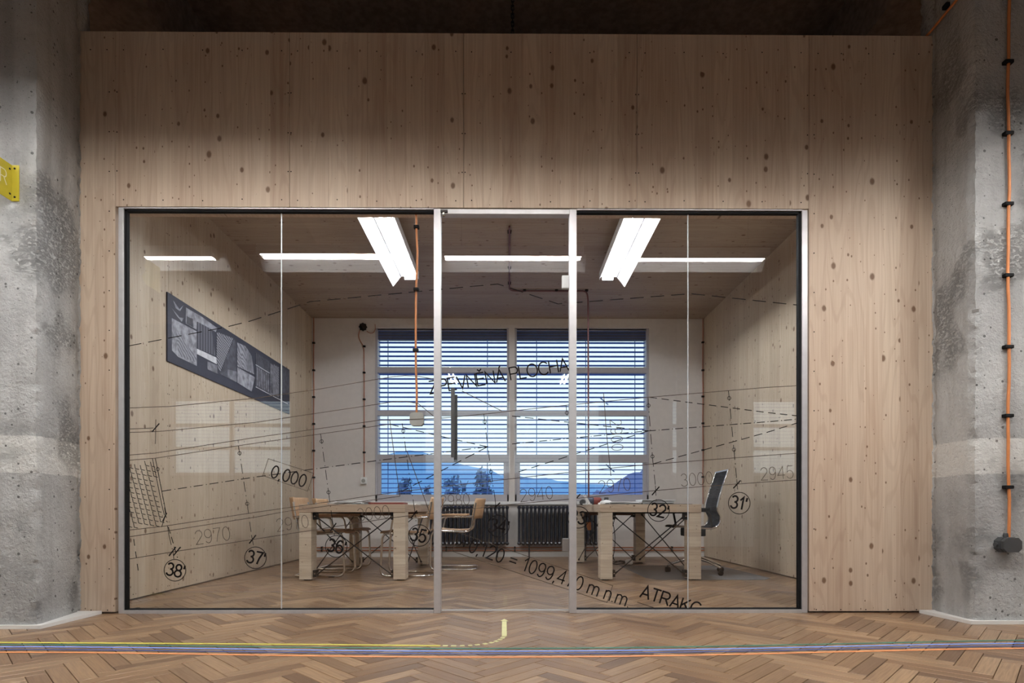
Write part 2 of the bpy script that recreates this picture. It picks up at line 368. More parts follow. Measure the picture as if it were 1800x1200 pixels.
XA, XB = onY(138, 700, D).x - 0.02, onY(1642, 700, D).x + 0.02
zr = [onY(900, p, D).z for p in (91, 353)]; zs = [onY(900, p, D).z for p in (165, 235, 303)]
step_z = 69.5 * (D / 1000)
def col_screws(x, za, zb):
    k = []; z = za
    while z > zb: k.append((x, z)); z -= step_z
    return k
z_first = onY(900, 165, D).z
front_panel(XA, seams[0], 0.012, ZTOP, col_screws(onY(192, 500, D).x, z_first, 0.05) + [(onY(p, 91, D).x, zr[0]) for p in (159, 188)] + [(onY(p, 1072, D).x, onY(p, 1072, D).z) for p in (160, 189)])
for a, b in zip(seams[:-1], seams[1:]):
    n = 4; ss = []
    for i in range(n + 1):
        x = a + 0.055 + (b - a - 0.11) * i / n
        ss += [(x, zr[0] + rr.uniform(-.006, .006)), (x, zr[1] + rr.uniform(-.006, .006))]
    ss += [(a + 0.010, z) for z in zs] + [(b - 0.010, z) for z in zs]
    front_panel(a, b, OZ, ZTOP, ss)
front_panel(seams[4], XB, 0.012, ZTOP, col_screws(onY(1431, 500, D).x, z_first, 0.05) + [(onY(p, 91, D).x, zr[0]) for p in (1438, 1479, 1527, 1571, 1615)] + [(onY(p, 1071, D).x, onY(p, 1071, D).z) for p in (1435, 1478, 1522, 1561, 1611)])

def side_wall(name, X, sgn, label):
    wl = thing(name, label, 'wall', kind='structure'); y0, y1 = D + WT, YB
    edges = [y0, y0 + 0.92, y0 + 2.14, y0 + 3.36, y1]
    for a, b in zip(edges[:-1], edges[1:]):
        core = MB().box(min(X - sgn * 0.021, X - sgn * 0.10), max(X - sgn * 0.021, X - sgn * 0.10), a + 0.001, b - 0.001, 0.012, ZC + 0.10).obj('panel', M_WALLW, wl)
        n = round((b - a) / BW); ws = (b - a - 0.002) / n
        for i in range(n):
            link('board', bmesh_for(ws - 0.0004, ZC - 0.012, 0.02, M_WALLW), core, (X - sgn * 0.0205, a + 0.001 + ws * (i + 0.5), (ZC + 0.012) / 2), (0, 0, R(90 * sgn)))
        for z in [0.05 + 0.28 * k for k in range(13)]:
            for yy in (a + 0.012, b - 0.012): link('screw', screw_me, core, (X, yy, z), (0, 0, R(90 * sgn)))
        for k in range(4): link('screw', screw_me, core, (X, a + 0.15 + 0.3 * k, 0.045), (0, 0, R(90 * sgn))) if a + 0.15 + 0.3 * k < b else None
side_wall('wall_left', XL, 1, 'spruce plank side wall carrying the dark photo banner')
side_wall('wall_right', XR, -1, 'bare spruce plank side wall behind the office chair')
ce = thing('ceiling', 'spruce panel ceiling of the glazed office', 'ceiling', kind='structure')
ed = [D + WT, D + WT + 0.95, D + WT + 2.17, D + WT + 3.39, YB]
for a, b in zip(ed[:-1], ed[1:]):
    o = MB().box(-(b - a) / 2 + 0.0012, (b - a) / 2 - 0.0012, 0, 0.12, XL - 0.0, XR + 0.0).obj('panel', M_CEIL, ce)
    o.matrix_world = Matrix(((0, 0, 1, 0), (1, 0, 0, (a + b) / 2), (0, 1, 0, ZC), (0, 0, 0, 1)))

# ================================================================== BACK WALL AND WINDOWS
wins = []
for (pa, pb) in ((659, 894.5), (905, 1141)):
    a = onY(pa, 576, YB); b = onY(pb, 881, YB); wins.append((a.x, b.x, b.z, a.z))
def wall_with_holes(o_name, label, x0, x1, ya, yb, z0, z1, holes, mat):
    t = thing(o_name, label, 'wall', kind='structure'); m = MB(); xs = sorted({x0, x1} | {h[0] for h in holes} | {h[1] for h in holes})
    for a, b in zip(xs[:-1], xs[1:]):
        hs = [h for h in holes if h[0] <= a + 1e-6 and h[1] >= b - 1e-6]
        if hs: m.box(a, b, ya, yb, z0, hs[0][2]); m.box(a, b, ya, yb, hs[0][3], z1)
        else: m.box(a, b, ya, yb, z0, z1)
    m.obj('plaster', mat, t); return t
wall_with_holes('wall_back', 'white plastered wall with two large windows', -9.5, 9.5, YB, YB + 0.36, -0.2, SLAB + 0.2, wins, M_PLAST)
M_FRAME = plain('grey_window_paint', (0.47, 0.455, 0.49), 0.45, grain=0.03)
def bar(parent, name, x0, x1, z0, z1, y0, y1, mat=M_FRAME, c=0.004):
    return MB().cbox(x0, x1, y0, y1, z0, z1, c).obj(name, mat, parent)
rows = [(578, 646), (656, 722), (731, 799), (813, 869)]
for wi, (x0, x1, z0, z1) in enumerate(wins):
    w_ = thing('window_%d' % (2 + wi), 'tall white window %s, four panes high' % ('with leafless trees outside its bottom pane' if wi == 0 else 'with the dark wooded hill outside its bottom pane'), 'window', kind='structure')
    ya, yb = YB + 0.03, YB + 0.10
    fw = 0.030
    bar(w_, 'frame', x0, x0 + fw, z0, z1, ya, yb); bar(w_, 'frame', x1 - fw, x1, z0, z1, ya, yb)
    zz = [(onY(900, a, YB + 0.06).z, onY(900, b, YB + 0.06).z) for a, b in rows]
    bar(w_, 'frame', x0, x1, zz[0][0], z1, ya, yb); bar(w_, 'frame', x0, x1, z0, zz[3][1], ya, yb)
    for k in range(3): bar(w_, 'transom', x0, x1, zz[k + 1][0], zz[k][1], ya - 0.005, yb)
    bar(w_, 'sash', x0 + fw, x0 + fw + 0.05, zz[3][1], zz[3][0], ya + 0.01, yb); bar(w_, 'sash', x1 - fw - 0.05, x1 - fw, zz[3][1], zz[3][0], ya + 0.01, yb)
    for k in range(4): MB().box(x0 + 0.01, x1 - 0.01, ya + 0.03, ya + 0.036, zz[k][1] - 0.008, zz[k][0] + 0.008).obj('pane', M_WGLASS, w_)
    # outdoor venetian blind
    bl = thing('venetian_blind', 'open blue-grey venetian blind outside the window %s' % ('facing the leafless trees' if wi == 0 else 'facing the dark wooded hill'), 'blind', group='outdoor blinds at the office windows')
    hb = onY(900, 598, YB + 0.2)
    MB().cbox(x0 + 0.01, x1 - 0.01, YB + 0.15, YB + 0.25, hb.z, z1 + 0.03, 0.006).obj('head_box', M_HEAD, bl)
    for k in range(3): MB().box(x0 + 0.01, x1 - 0.01, YB + 0.147, YB + 0.15, hb.z + 0.03 + 0.045 * k, hb.z + 0.036 + 0.045 * k).obj('stacked_slat', M_SLAT, bl)
    sl = MB(); arc = [(-0.034, -0.003), (-0.017, 0.001), (0.0, 0.003), (0.017, 0.001), (0.034, -0.003)]
    vs = [(sx * (x1 - x0 - 0.03) / 2, yy, zz_ + dz) for dz in (0, -0.0035) for sx in (-1, 1) for yy, zz_ in arc]
    fs = []
    for i in range(4): fs += [(i, i + 1, i + 6, i + 5), (10 + i, 15 + i, 16 + i, 11 + i)]
    fs += [(0, 5, 15, 10), (4, 14, 19, 9), (0, 10, 11, 1), (1, 11, 12, 2), (2, 12, 13, 3), (3, 13, 14, 4), (5, 6, 16, 15), (6, 7, 17, 16), (7, 8, 18, 17), (8, 9, 19, 18)]
    sl.add(vs, fs); sm = sl.mesh('slat', M_SLAT)
    z = hb.z - 0.035; zbot = z0 + 0.06
    while z > zbot: link('slat', sm, bl, ((x0 + x1) / 2, YB + 0.20, z), (R(-6), 0, 0)); z -= 0.0705
    for px in ((683, 857) if wi == 0 else (943, 1029, 1115)):
        x = onY(px, 700, YB + 0.2).x; MB().box(x - 0.006, x + 0.006, YB + 0.1605, YB + 0.162, zbot, hb.z).obj('ladder_tape', M_SLAT, bl)
sill = onY(900, 881, YB)
sb = MB().cbox(wins[0][0] - 0.06, wins[1][1] + 0.06, YB - 0.05, YB + 0.05, sill.z - 0.05, sill.z - 0.005, 0.006).obj('trim_1', M_WHITE); tag(sb, 'white window sill above the black radiators', 'sill', kind='structure')
bb = MB().box(XL, XR, YB - 0.018, YB, 0.0, 0.075).obj('baseboard_back', M_WHITE); tag(bb, 'white skirting board under the copper pipes', 'baseboard', kind='structure')

# ================================================================== HALL SHELL
hwins = [(-8.3, -5.3, 1.55, 3.45), (-2.1, 2.3, 1.55, 3.45), (4.0, 7.2, 1.55, 3.45)]
wall_with_holes('wall_rear', 'grey plastered hall wall with three window openings', -9.5, 9.5, -6.3, -6.0, -0.2, SLAB + 0.2, hwins, M_HALLW)
for i, (a, b, c, d) in enumerate(hwins):
    w_ = thing('window_%d' % (4 + i), 'hall window %s reflected in the glazing' % ('far beyond the left pillar', 'straight behind the camera', 'far beyond the right pillar')[i], 'window', kind='structure')
    for x0, x1, z0, z1 in ((a, a + 0.06, c, d), (b - 0.06, b, c, d), ((a + b) / 2 - 0.05, (a + b) / 2 + 0.05, c, d), (a, b, c, c + 0.07), (a, b, d - 0.07, d), (a, b, 2.75, 2.83), (a, b, 2.18, 2.26)):
        bar(w_, 'frame', x0, x1, z0, z1, -6.12, -6.05)
    sm = MB().box(-(b - a) / 2 + 0.03, (b - a) / 2 - 0.03, -0.03, 0.03, -0.002, 0.002).mesh('slat', M_SLAT)
    z = d - 0.1
    while z > 1.6: link('slat', sm, w_, ((a + b) / 2, -6.2, z)); z -= 0.085
for nm, x0, x1 in (('wall_hall_left', -9.7, -9.5), ('wall_hall_right', 9.5, 9.7)):
    o = MB().box(x0, x1, -6.3, 9.0, -0.2, SLAB + 0.2).obj(nm, M_HALLW); tag(o, 'plain grey hall wall beyond the %s pillar' % ('left' if x0 < 0 else 'right'), 'wall', kind='structure')
hc = thing('ceiling_hall', 'dark concrete hall ceiling with beams over the pillars', 'ceiling', kind='structure')
MB().box(-9.7, 9.7, -6.3, 9.0, SLAB, SLAB + 0.25).obj('slab', M_DARKC, hc)
BZ = 4.70
for x0, x1 in ((onZ(176, 0, BZ).x, onZ(251, 0, BZ).x), (onZ(1566, 4, BZ).x, onZ(1566, 4, BZ).x + 0.36)):
    m = MB(); n = 40
    for side in range(1):
        vs = []; ys = [-6 + 14.6 * i / n for i in range(n + 1)]
        for y in ys:
            j1 = 0.02 * noise.noise(Vector((x0, y * 2.1, 0.3))); j2 = 0.02 * noise.noise(Vector((x1, y * 2.1, 4.3)))
            vs += [(x0 + j1, y, SLAB), (x0 + j1, y, BZ + j2), (x1 + j2, y, BZ + j1), (x1 + j2, y, SLAB)]
        fs = []
        for i in range(n):
            for k in range(3): fs.append((4 * i + k, 4 * i + k + 1, 4 * i + 5 + k, 4 * i + 4 + k))
        fs += [(0, 1, 2, 3), (4 * n + 3, 4 * n + 2, 4 * n + 1, 4 * n)]; m.add(vs, fs)
    m.obj('beam', M_DARKC, hc)

# ================================================================== PILLARS
def pillar(path, label, seed, name='pillar', grooves=()):
    # path: plan outline (counter-clockwise), finely subdivided; every row is jittered, corners are chipped
    pts = []; corner = []
    n = len(path)
    for i in range(n):
        a = Vector(path[i]); b = Vector(path[(i + 1) % n]); ln = (b - a).length; k = max(2, int(ln / 0.025))
        for j in range(k):
            t = j / k; p = a.lerp(b, t); pts.append(p); corner.append(min(t, 1 - t) * ln)
    cx = sum(p.x for p in pts) / len(pts); cy = sum(p.y for p in pts) / len(pts)
    rows_ = int(SLAB / 0.018); m = MB(); vs = []; N = len(pts)
    for r_ in range(rows_ + 1):
        z = SLAB * r_ / rows_
        for p, c in zip(pts, corner):
            inw = Vector((cx - p.x, cy - p.y)).normalized()
            d = 0.006 * noise.noise(Vector((p.x * 7 + seed, p.y * 7, z * 5)))
            if c < 0.05: d += (1 - c / 0.05) * (0.006 + 0.034 * abs(noise.noise(Vector((seed, p.x * 3, z * 9)))) + 0.020 * max(0, noise.noise(Vector((seed + 5, p.y, z * 37)))) + 0.012 * max(0, noise.noise(Vector((seed + 9, p.y, z * 80)))))
            if p.y > min(q[1] for q in path) + 0.12: d += 0.0022 * math.sin(z * 150 + 3 * noise.noise(Vector((seed, p.y * 4, z)))) * max(0.0, noise.noise(Vector((seed + 3, p.y * 2, z * 0.8))) + 0.35)
            for gx, gy in grooves:
                if abs(p.x - gx) < 0.02 and abs(p.y - gy) < 0.02: d += 0.007
            vs.append((p.x + inw.x * d, p.y + inw.y * d, z))
    fs = [(r_ * N + i, r_ * N + (i + 1) % N, (r_ + 1) * N + (i + 1) % N, (r_ + 1) * N + i) for r_ in range(rows_) for i in range(N)]
    m.add(vs, fs, True); o = m.obj(name, M_CONC); o.data.set_sharp_from_angle(angle=R(22)); tag(o, label, 'pillar', kind='structure'); return o
YPL, YPR = 3.462, 3.562
lf = onY(66, 800, YPL).x; lb = onY(142, 800, D - 0.01).x
pl = pillar([(lb, D + 0.11), (lb, D - 0.01), (lf, YPL), (lf - 0.95, YPL), (lf - 0.95, D + 0.11)][::-1], 'rough concrete pillar carrying the yellow sign', 1.3, grooves=[(onY(21, 800, YPL).x, YPL)])
rf = onY(1712, 800, YPR).x; rb = onY(1638, 800, D - 0.01).x
pr = pillar([(rb, D + 0.11), (rb, D - 0.01), (rf, YPR), (rf + 0.95, YPR), (rf + 0.95, D + 0.11)], 'rough concrete pillar carrying the orange cable', 8.1, grooves=[(onY(1748, 800, YPR).x, YPR)])
o = pillar([(3.50, -3.9), (4.76, -3.9), (4.76, -3.0), (3.50, -3.0)], 'hall pillar behind the camera, seen only mirrored', 5.5)
def plinth(poly, label):
    o = MB().prism(poly, 'z', 0.0, 0.022).obj('trim_2', M_WHITE); tag(o, label, 'skirting', kind='structure')
plinth([(lf + 0.035, YPL - 0.02), (onZ(170, 1081, 0.0).x, D - 0.012), (lb - 0.10, D - 0.012), (lf - 0.06, YPL + 0.03), (lf - 0.95, YPL + 0.03), (lf - 0.95, YPL - 0.02)], 'white skirting strip around the pillar with the yellow sign')
plinth([(rf - 0.035, YPR - 0.02), (onZ(1608, 1075, 0.0).x, D - 0.012), (rb + 0.10, D - 0.012), (rf + 0.06, YPR + 0.03), (rf + 0.95, YPR + 0.03), (rf + 0.95, YPR - 0.02)], 'white skirting strip around the pillar with the orange cable')

# ================================================================== GLAZED FRONT
YG = D + 0.030     # glass plane
w1 = thing('window_1', 'frameless glass screens in a slim aluminium frame', 'glazing', kind='structure')
d1 = thing('door_1', 'glass door with a vertical bar handle', 'door', kind='structure')
YF = D - 0.004
def gx(px): return onY(px, 700, YF).x
def gz(py): return onY(900, py, YF).z
zf0, zf1 = gz(1081), OZ - 0.004
bar(w1, 'frame_post', gx(208), gx(217), 0.0, gz(366.5), YF, YG + 0.012, M_ALU, 0.002)
bar(w1, 'frame_post', gx(1410), gx(1419.5), 0.0, gz(367), YF, YG + 0.012, M_ALU, 0.002)
MB().box(gx(217), gx(221), YF + 0.012, YG + 0.008, gz(1071), gz(368)).obj('gasket', M_BLACK, w1); MB().box(gx(1405), gx(1410), YF + 0.012, YG + 0.008, gz(1071), gz(368)).obj('gasket', M_BLACK, w1)
for a, b in ((217, 762), (1013.5, 1410)):
    bar(w1, 'frame_rail', gx(a), gx(b), gz(1080), gz(1071.5), YF, YF + 0.065, M_ALU, 0.002)
    MB().box(gx(a), gx(b), YF + 0.01, YF + 0.06, gz(1071.5), gz(1070.2)).obj('gasket', M_BLACK, w1)
    bar(w1, 'frame_rail', gx(a), gx(b), gz(368.3), gz(366.3), YF, YG + 0.012, M_ALU, 0.0006)
    MB().box(gx(a), gx(b), YF + 0.012, YG + 0.008, gz(372), gz(368.3)).obj('gasket', M_BLACK, w1)
bar(w1, 'mullion', gx(762.5), gx(774.5), 0.0, gz(367), YF, YF + 0.065, M_ALU, 0.002)
bar(w1, 'mullion', gx(1001), gx(1013.5), 0.0, gz(367), YF, YF + 0.065, M_ALU, 0.002)
for a, b in ((219, 490.6), (491.6, 764), (1012, 1211.6), (1212.6, 1408)):
    MB().box(gx(a), gx(b), YG, YG + 0.006, gz(1072), gz(367)).obj('pane', M_GLASS, w1)
for p in (491.1, 1212.1): MB().box(gx(p) - 0.0024, gx(p) + 0.0024, YG - 0.002, YG + 0.008, gz(1071), gz(371)).obj('silicone_joint', M_SEAL, w1)
bar(d1, 'top_rail', gx(774.5), gx(1001), gz(375.5), gz(367), YF + 0.003, YF + 0.06, M_ALU, 0.002)
MB().box(gx(775), gx(1000.5), YG, YG + 0.006, gz(1072.6), gz(375)).obj('pane', M_GLASS, d1)
MB().box(gx(775), gx(1000.5), YG - 0.004, YG + 0.012, gz(1074.5), gz(1072.6)).obj('bottom_edge', M_SEAL, d1)
hx = gx(797.5)
hm = MB().tube([(hx, YF - 0.055, gz(805)), (hx, YF - 0.055, gz(685))], 0.0135, 14).obj('handle', M_DKGREY, d1)
hx2 = onY(801, 700, YG + 0.07).x
MB().tube([(hx2, YG + 0.07, gz(809)), (hx2, YG + 0.07, gz(689))], 0.0125, 12).obj('handle', M_DKGREY, d1)
for zz in (gz(700), gz(790)): MB().tube([(hx, YF - 0.055, zz), (hx, YG + 0.07, zz)], 0.007, 8).obj('standoff', M_STEEL, hm)
MB().cbox(gx(989), gx(1001), YG - 0.015, YG + 0.018, gz(969), gz(946.5), 0.003).obj('lock_case', M_LOCK, d1)
pv = MB().cbox(gx(774.5), gx(787), YF - 0.010, YF + 0.02, gz(374), gz(370), 0.002).obj('pivot', M_STEEL, d1)
MB().lathe([(0.012, 0.0), (0.013, -0.02), (0.008, -0.027)], c=(gx(780), YF - 0.0, gz(374)), seg=12).obj('pivot_pin', M_CHROME, pv)
o = MB().cbox(onY(987.5, 480, YG + 0.02).x, onY(1001, 480, YG + 0.02).x, YG + 0.004, YG + 0.035, gz(502), gz(479), 0.006).obj('door_contact', M_PAPER)
tag(o, 'small white plastic sensor box at the door frame', 'sensor')
ds = onZ(227, 1069, 0.0)
o = MB().lathe([(0.024, 0.0), (0.024, 0.018), (0.016, 0.026), (0.004, 0.028)], c=(gx(227), YG + 0.05, 0.0), seg=18).obj('floor_stop', M_BLACK)
tag(o, 'low black round stop at the foot of the glazing', 'door stop')

# ================================================================== LUMINAIRES
def lamp(length, tube_mat, lip=-0.085):
    # local: length along y, tubes on the +x side, sloping reflector wing on the -x side, top plate at z = 0
    root = link('fluorescent_lamp', None)
    MB().box(-0.03, 0.17, -length / 2, length / 2, -0.055, 0.0).obj('housing', M_REFL, root)
    MB().prism([(-0.03, 0.0), (-0.145, -0.15), (-0.138, -0.154), (-0.022, -0.012)], 'y', -length / 2 - 0.05, length / 2 + 0.05).obj('reflector_wing', M_REFL, root)
    MB().box(0.165, 0.172, -length / 2, length / 2, lip, 0.0).obj('side_lip', M_REFL, root)
    for x in (0.035, 0.115):
        MB().lathe([(0.008, -length / 2 + 0.02), (0.013, -length / 2 + 0.035), (0.013, length / 2 - 0.035), (0.008, length / 2 - 0.02)], c=(x, 0, -0.082), axis='y', seg=10).obj('tube', tube_mat, root)
    for y in (-length / 2 + 0.012, length / 2 - 0.012): MB().box(0.01, 0.14, y - 0.012, y + 0.012, -0.098, -0.055).obj('lamp_holder', M_WHITE, root)
    return root
# office: pair under the ceiling, wings outward
zl = 3.51
la = lamp(1.55, M_TUBE)
ya = (5.12 + 6.72) / 2
lx = onZ(690, 503, zl - 0.154).x + 0.143; rx = onZ(1098, 506, zl - 0.154).x - 0.143
for i, (x, rz) in enumerate(((lx, 0.0), (rx, math.pi))):
    t = la if i == 0 else copy_tree(la)
    t.location = (x, ya, zl); t.rotation_euler = (0, 0, rz)
    for yy in (-0.5, 0.5): MB().box(0.05, 0.09, yy - 0.03, yy + 0.03, 0.0, ZC - zl).obj('bracket', M_WHITE, t)
    tag(t, 'lit twin-tube ceiling lamp above the %s' % ('table with the cantilever chairs' if i == 0 else 'table with the office chair'), 'lamp', 'twin-tube office lamps')
# hall: a row along the front wall, wings towards the camera
zh = 3.50; yh = 1.80
lh = lamp(1.50, M_TUBEH, -0.110); xc = [-5.82, -3.865, -1.90, 0.05, 2.02, 3.99, 5.95]
names = ['beyond the left pillar', 'before the left pillar', 'before the glass left of the door', 'before the glass door', 'before the glass right of the door', 'before the right pillar', 'beyond the right pillar']
for i, x in enumerate(xc):
    t = lh if i == 0 else copy_tree(lh); t.location = (x, yh, zh); t.rotation_euler = (0, R((-1.5, 4.5, -4.5, 0.5, 5.0, -3.0, 2.0)[i]), R(90))
    for yy in (-0.55, 0.55): MB().tube([(0.07, yy, 0.0), (0.07, yy, SLAB - zh)], 0.006, 6).obj('hanger', M_STEEL, t)
    tag(t, 'hanging twin-tube hall lamp %s' % names[i], 'lamp', 'hall lamps mirrored in the glazing')

# ================================================================== FLOOR TAPES
def ribbon(pts, width, z=0.0006, th=0.0006):
    m = MB(); n = len(pts); a = []; b = []
    for i in range(n):
        t = (pts[min(i + 1, n - 1)] - pts[max(i - 1, 0)]).normalized(); nn = Vector((-t.y, t.x, 0)) * width / 2
        a.append(pts[i] + nn); b.append(pts[i] - nn)
    vs = [(p.x, p.y, z + th) for p in a + b] + [(p.x, p.y, z) for p in a + b]
    fs = []
    for i in range(n - 1): fs += [(i, i + 1, n + i + 1, n + i), (2 * n + i, 3 * n + i, 3 * n + i + 1, 2 * n + i + 1), (i, 2 * n + i, 2 * n + i + 1, i + 1), (n + i, n + i + 1, 3 * n + i + 1, 3 * n + i)]
    fs += [(0, n, 3 * n, 2 * n), (n - 1, 3 * n - 1, 4 * n - 1, 2 * n - 1)]
    return m.add(vs, fs)
def smooth_pts(pp, n=24):
    # quadratic fit through a few pixel points, returned as floor points
    out = []
    for i in range(n + 1):
        x = pp[0][0] + (pp[-1][0] - pp[0][0]) * i / n; y = 0
        for j, (xj, yj) in enumerate(pp):
            l = 1
            for k, (xk, yk) in enumerate(pp):
                if k != j: l *= (x - xk) / (xj - xk)
            y += yj * l
        out.append(onZ(x, y, 0.0))
    return out
for pp, c, nm in ((((-120, 1134), (450, 1136.5), (900, 1139.5), (1350, 1134), (1920, 1124)), (0.045, 0.20, 0.145), 'dark green'),
                  (((-120, 1138), (450, 1141), (900, 1144.5), (1350, 1138.8), (1920, 1130)), (0.20, 0.34, 0.86), 'pale blue'),
                  (((-120, 1142.5), (450, 1145.7), (900, 1149), (1350, 1143.2), (1920, 1134.5)), (0.07, 0.095, 0.27), 'dark blue'),
                  (((-120, 1147.5), (450, 1151), (900, 1154.7), (1350, 1148.5), (1920, 1138.5)), (0.86, 0.33, 0.13), 'orange')):
    mt = plain(nm.replace(' ', '_') + '_tape', c, 0.5)
    o = ribbon(smooth_pts(pp), 0.021).obj('floor_line', mt); tag(o, 'thin %s guide line taped across the parquet' % nm, 'floor line', 'guide lines across the parquet')
M_TY = plain('yellow_tape', (0.66, 0.62, 0.10), 0.5); M_TP = plain('pale_yellow_tape', (0.70, 0.69, 0.36), 0.5)
ya_ = thing('floor_line', 'yellow guide line ending in a dashed bend and arrow at the glass door', 'floor line', group='guide lines across the parquet')
ribbon(smooth_pts(((-120, 1128.2), (225, 1130.3), (500, 1132.2), (774, 1134.8))), 0.023).obj('stripe', M_TY, ya_)
path = [onZ(x, y, 0.0) for x, y in ((778, 1134.8), (800, 1135), (825, 1134.3), (845, 1132.6), (862, 1129.8), (875, 1126), (883, 1121.5), (886.5, 1117))]
dense = []
for i in range(len(path) - 1):
    for k in range(12): dense.append(path[i].lerp(path[i + 1], k / 12))
acc = [0]
for i in range(1, len(dense)): acc.append(acc[-1] + (dense[i] - dense[i - 1]).length)
pos = 0.0
while pos < acc[-1] - 0.01:
    seg = [p for p, a in zip(dense, acc) if pos <= a <= pos + 0.031]
    if len(seg) > 1: ribbon(seg, 0.026).obj('dash', M_TP, ya_)
    pos += 0.043
s0, s1 = onZ(886.5, 1118, 0), onZ(886.5, 1092, 0); ribbon([s0, s1], 0.029).obj('arrow_shaft', M_TP, ya_)
a_, b_, c_ = onZ(879, 1091.6, 0), onZ(894, 1091.6, 0), onZ(886.5, 1087.5, 0)
MB().prism([(a_.x, a_.y), (b_.x, b_.y), (c_.x, c_.y)], 'z', 0.0006, 0.0013).obj('arrow_head', M_TP, ya_)

# ================================================================== TABLES
ZT = onY(620, 886, 5.74).z; TT = 0.080
def table(x0, x1, y0, y1, legs, label, rods):
    t = thing('work_table', label, 'table', ((x0 + x1) / 2, (y0 + y1) / 2, 0)); ox, oy = (x0 + x1) / 2, (y0 + y1) / 2
    MB().cbox(x0 - ox, x1 - ox, y0 - oy, y1 - oy, ZT - TT, ZT, 0.003).obj('table_top', M_TOP, t)
    LW, LD = 0.121, 0.165; corners = []
    for (lx0, ly0) in legs:
        a, b = lx0 - ox, ly0 - oy
        lg = MB().cbox(-LW / 2, LW / 2, -LD / 2, LD / 2, -(ZT - TT - 0.014) / 2, (ZT - TT - 0.014) / 2, 0.002).obj('leg', M_GLU, t)
        lg.location = (a + LW / 2, b + LD / 2, (ZT - TT + 0.014) / 2)
        MB().lathe([(0.040, 0.0), (0.042, 0.008), (0.030, 0.0145)], c=(0, 0, -(ZT - TT + 0.014) / 2), seg=14).obj('glider', M_BLACK, lg)
        corners.append((a, b))
    # corner brackets and crossed tension rods: front pair, back pair, both sides
    zt, zb = ZT - TT - 0.045, 0.055
    def rod(p, q):
        v = (Vector(q) - Vector(p)); u = v.normalized()
        rd = MB().tube([p, q], 0.0062, 6).obj('tension_rod', M_STEEL, t)
        for e, s_ in ((Vector(p), 1), (Vector(q), -1)):
            MB().tube([e - u * s_ * 0.012, e + u * s_ * 0.045], [0.014, 0.007], 6).obj('rod_end', M_STEEL, rd)
    def bracket(x, y, z, sx):
        bk = MB().cbox(min(x, x + sx * 0.035), max(x, x + sx * 0.035), y - 0.04, y + 0.045, z - 0.035, z + 0.035, 0.003).obj('bracket', M_STEEL, t)
        MB().lathe([(0.008, 0.0), (0.008, -0.008), (0.003, -0.011)], c=(x + sx * 0.022, y - 0.04, z), axis='y', seg=8).obj('bolt', M_CHROME, bk)
    for (i, j) in ((0, 1), (2, 3)):
        xa, xb = corners[i][0] + LW, corners[j][0]; yy = corners[i][1] + LD / 2
        for z in (zt + 0.004, zb + 0.012): bracket(xa, yy, z, 1); bracket(xb, yy, z, -1)
        rod((xa + 0.03, yy - 0.02, zt), (xb - 0.03, yy - 0.02, zb)); rod((xa + 0.03, yy + 0.0, zb), (xb - 0.03, yy + 0.0, zt))
    for (i, j) in ((0, 2), (1, 3)):
        ia = corners[i]; ja = corners[j]; xx = ia[0] + LW / 2; xj = ja[0] + LW / 2
        rod((xx - 0.015, ia[1] + LD + 0.03, zt), (xj - 0.015, ja[1] - 0.03, zb)); rod((xx + 0.015, ia[1] + LD + 0.03, zb), (xj + 0.015, ja[1] - 0.03, zt))
    # stretcher rail under the top at both ends
    for c, yy, hh_, mt_ in ((0, corners[0][1] + 0.06, 0.014, M_STEEL), (2, corners[2][1] + 0.05, 0.05, M_RAIL)):
        MB().box(corners[c][0] + LW, corners[c + 1][0], yy, yy + 0.045, ZT - TT - hh_, ZT - TT).obj('rail', mt_, t)
    return t
YT = 5.745
tlx = onY(525.5, 900, YT).x; trx = onY(712.5, 900, YT).x
YLR = 7.30
table(tlx, trx, YT - 0.01, YLR + 0.30, [(tlx + 0.002, YT), (trx - 0.121, YT), (onY(614, 950, YLR).x, YLR), (trx - 0.121, YLR)], 'thick spruce table with crossed rods between the cantilever chairs', True)
rlx = onY(1054.5, 900, YT).x; rrx = onY(1232.5, 900, YT).x
YRR = 7.60
table(rlx, rrx, YT - 0.01, YRR + 0.22, [(rlx + 0.008, YT), (rrx - 0.121, YT), (rlx - 0.03, YRR), (onY(1134, 950, YRR).x - 0.121, YRR)], 'thick spruce table with crossed rods beside the office chair', True)

# things lying on the tables
def slab(name, label, cat, cx, cy, wx, wy, h, mat, rz=0.0, z=ZT, group=None, c=0.002):
    o = MB().cbox(-wx / 2, wx / 2, -wy / 2, wy / 2, 0, h, min(c, h * 0.3)).obj(name, mat); o.location = (cx, cy, z); o.rotation_euler = (0, 0, rz); return tag(o, label, cat, group)
def stack(name, label, cx, cy, n, wx, wy, h):
    t = thing(name, label, 'papers', (cx, cy, ZT)); q = random.Random(hash(label) % 1000 if False else len(label))
    for i in range(n):
        o = MB().box(-wx / 2, wx / 2, -wy / 2, wy / 2, i * h / n, (i + 0.85) * h / n).obj('sheet', M_PAPER, t)
        o.location = (q.uniform(-0.02, 0.02), q.uniform(-0.03, 0.03), 0); o.rotation_euler = (0, 0, q.uniform(-0.12, 0.12))
    return t
xq = onY(628, 880, 6.1).x
slab('desk_pad', 'thin black pad under the loose paper stack', 'desk pad', xq, 6.12, 0.34, 0.40, 0.004, M_BLACK)
p_ = stack('paper_stack', 'loose stack of white papers on a thin black pad', xq - 0.05, 6.12, 7, 0.33, 0.30, 0.040); p_.location.z = ZT + 0.0045
slab('folder', 'dark red folder beside the paper stack', 'folder', onY(683, 884, 6.15).x, 6.15, 0.37, 0.30, 0.022, M_RED, R(2))
slab('brochure', 'thin white brochure at the edge of the table with the red folder', 'brochure', onY(724, 884, 6.5).x, 6.55, 0.13, 0.24, 0.016, M_PAPER, R(-4))
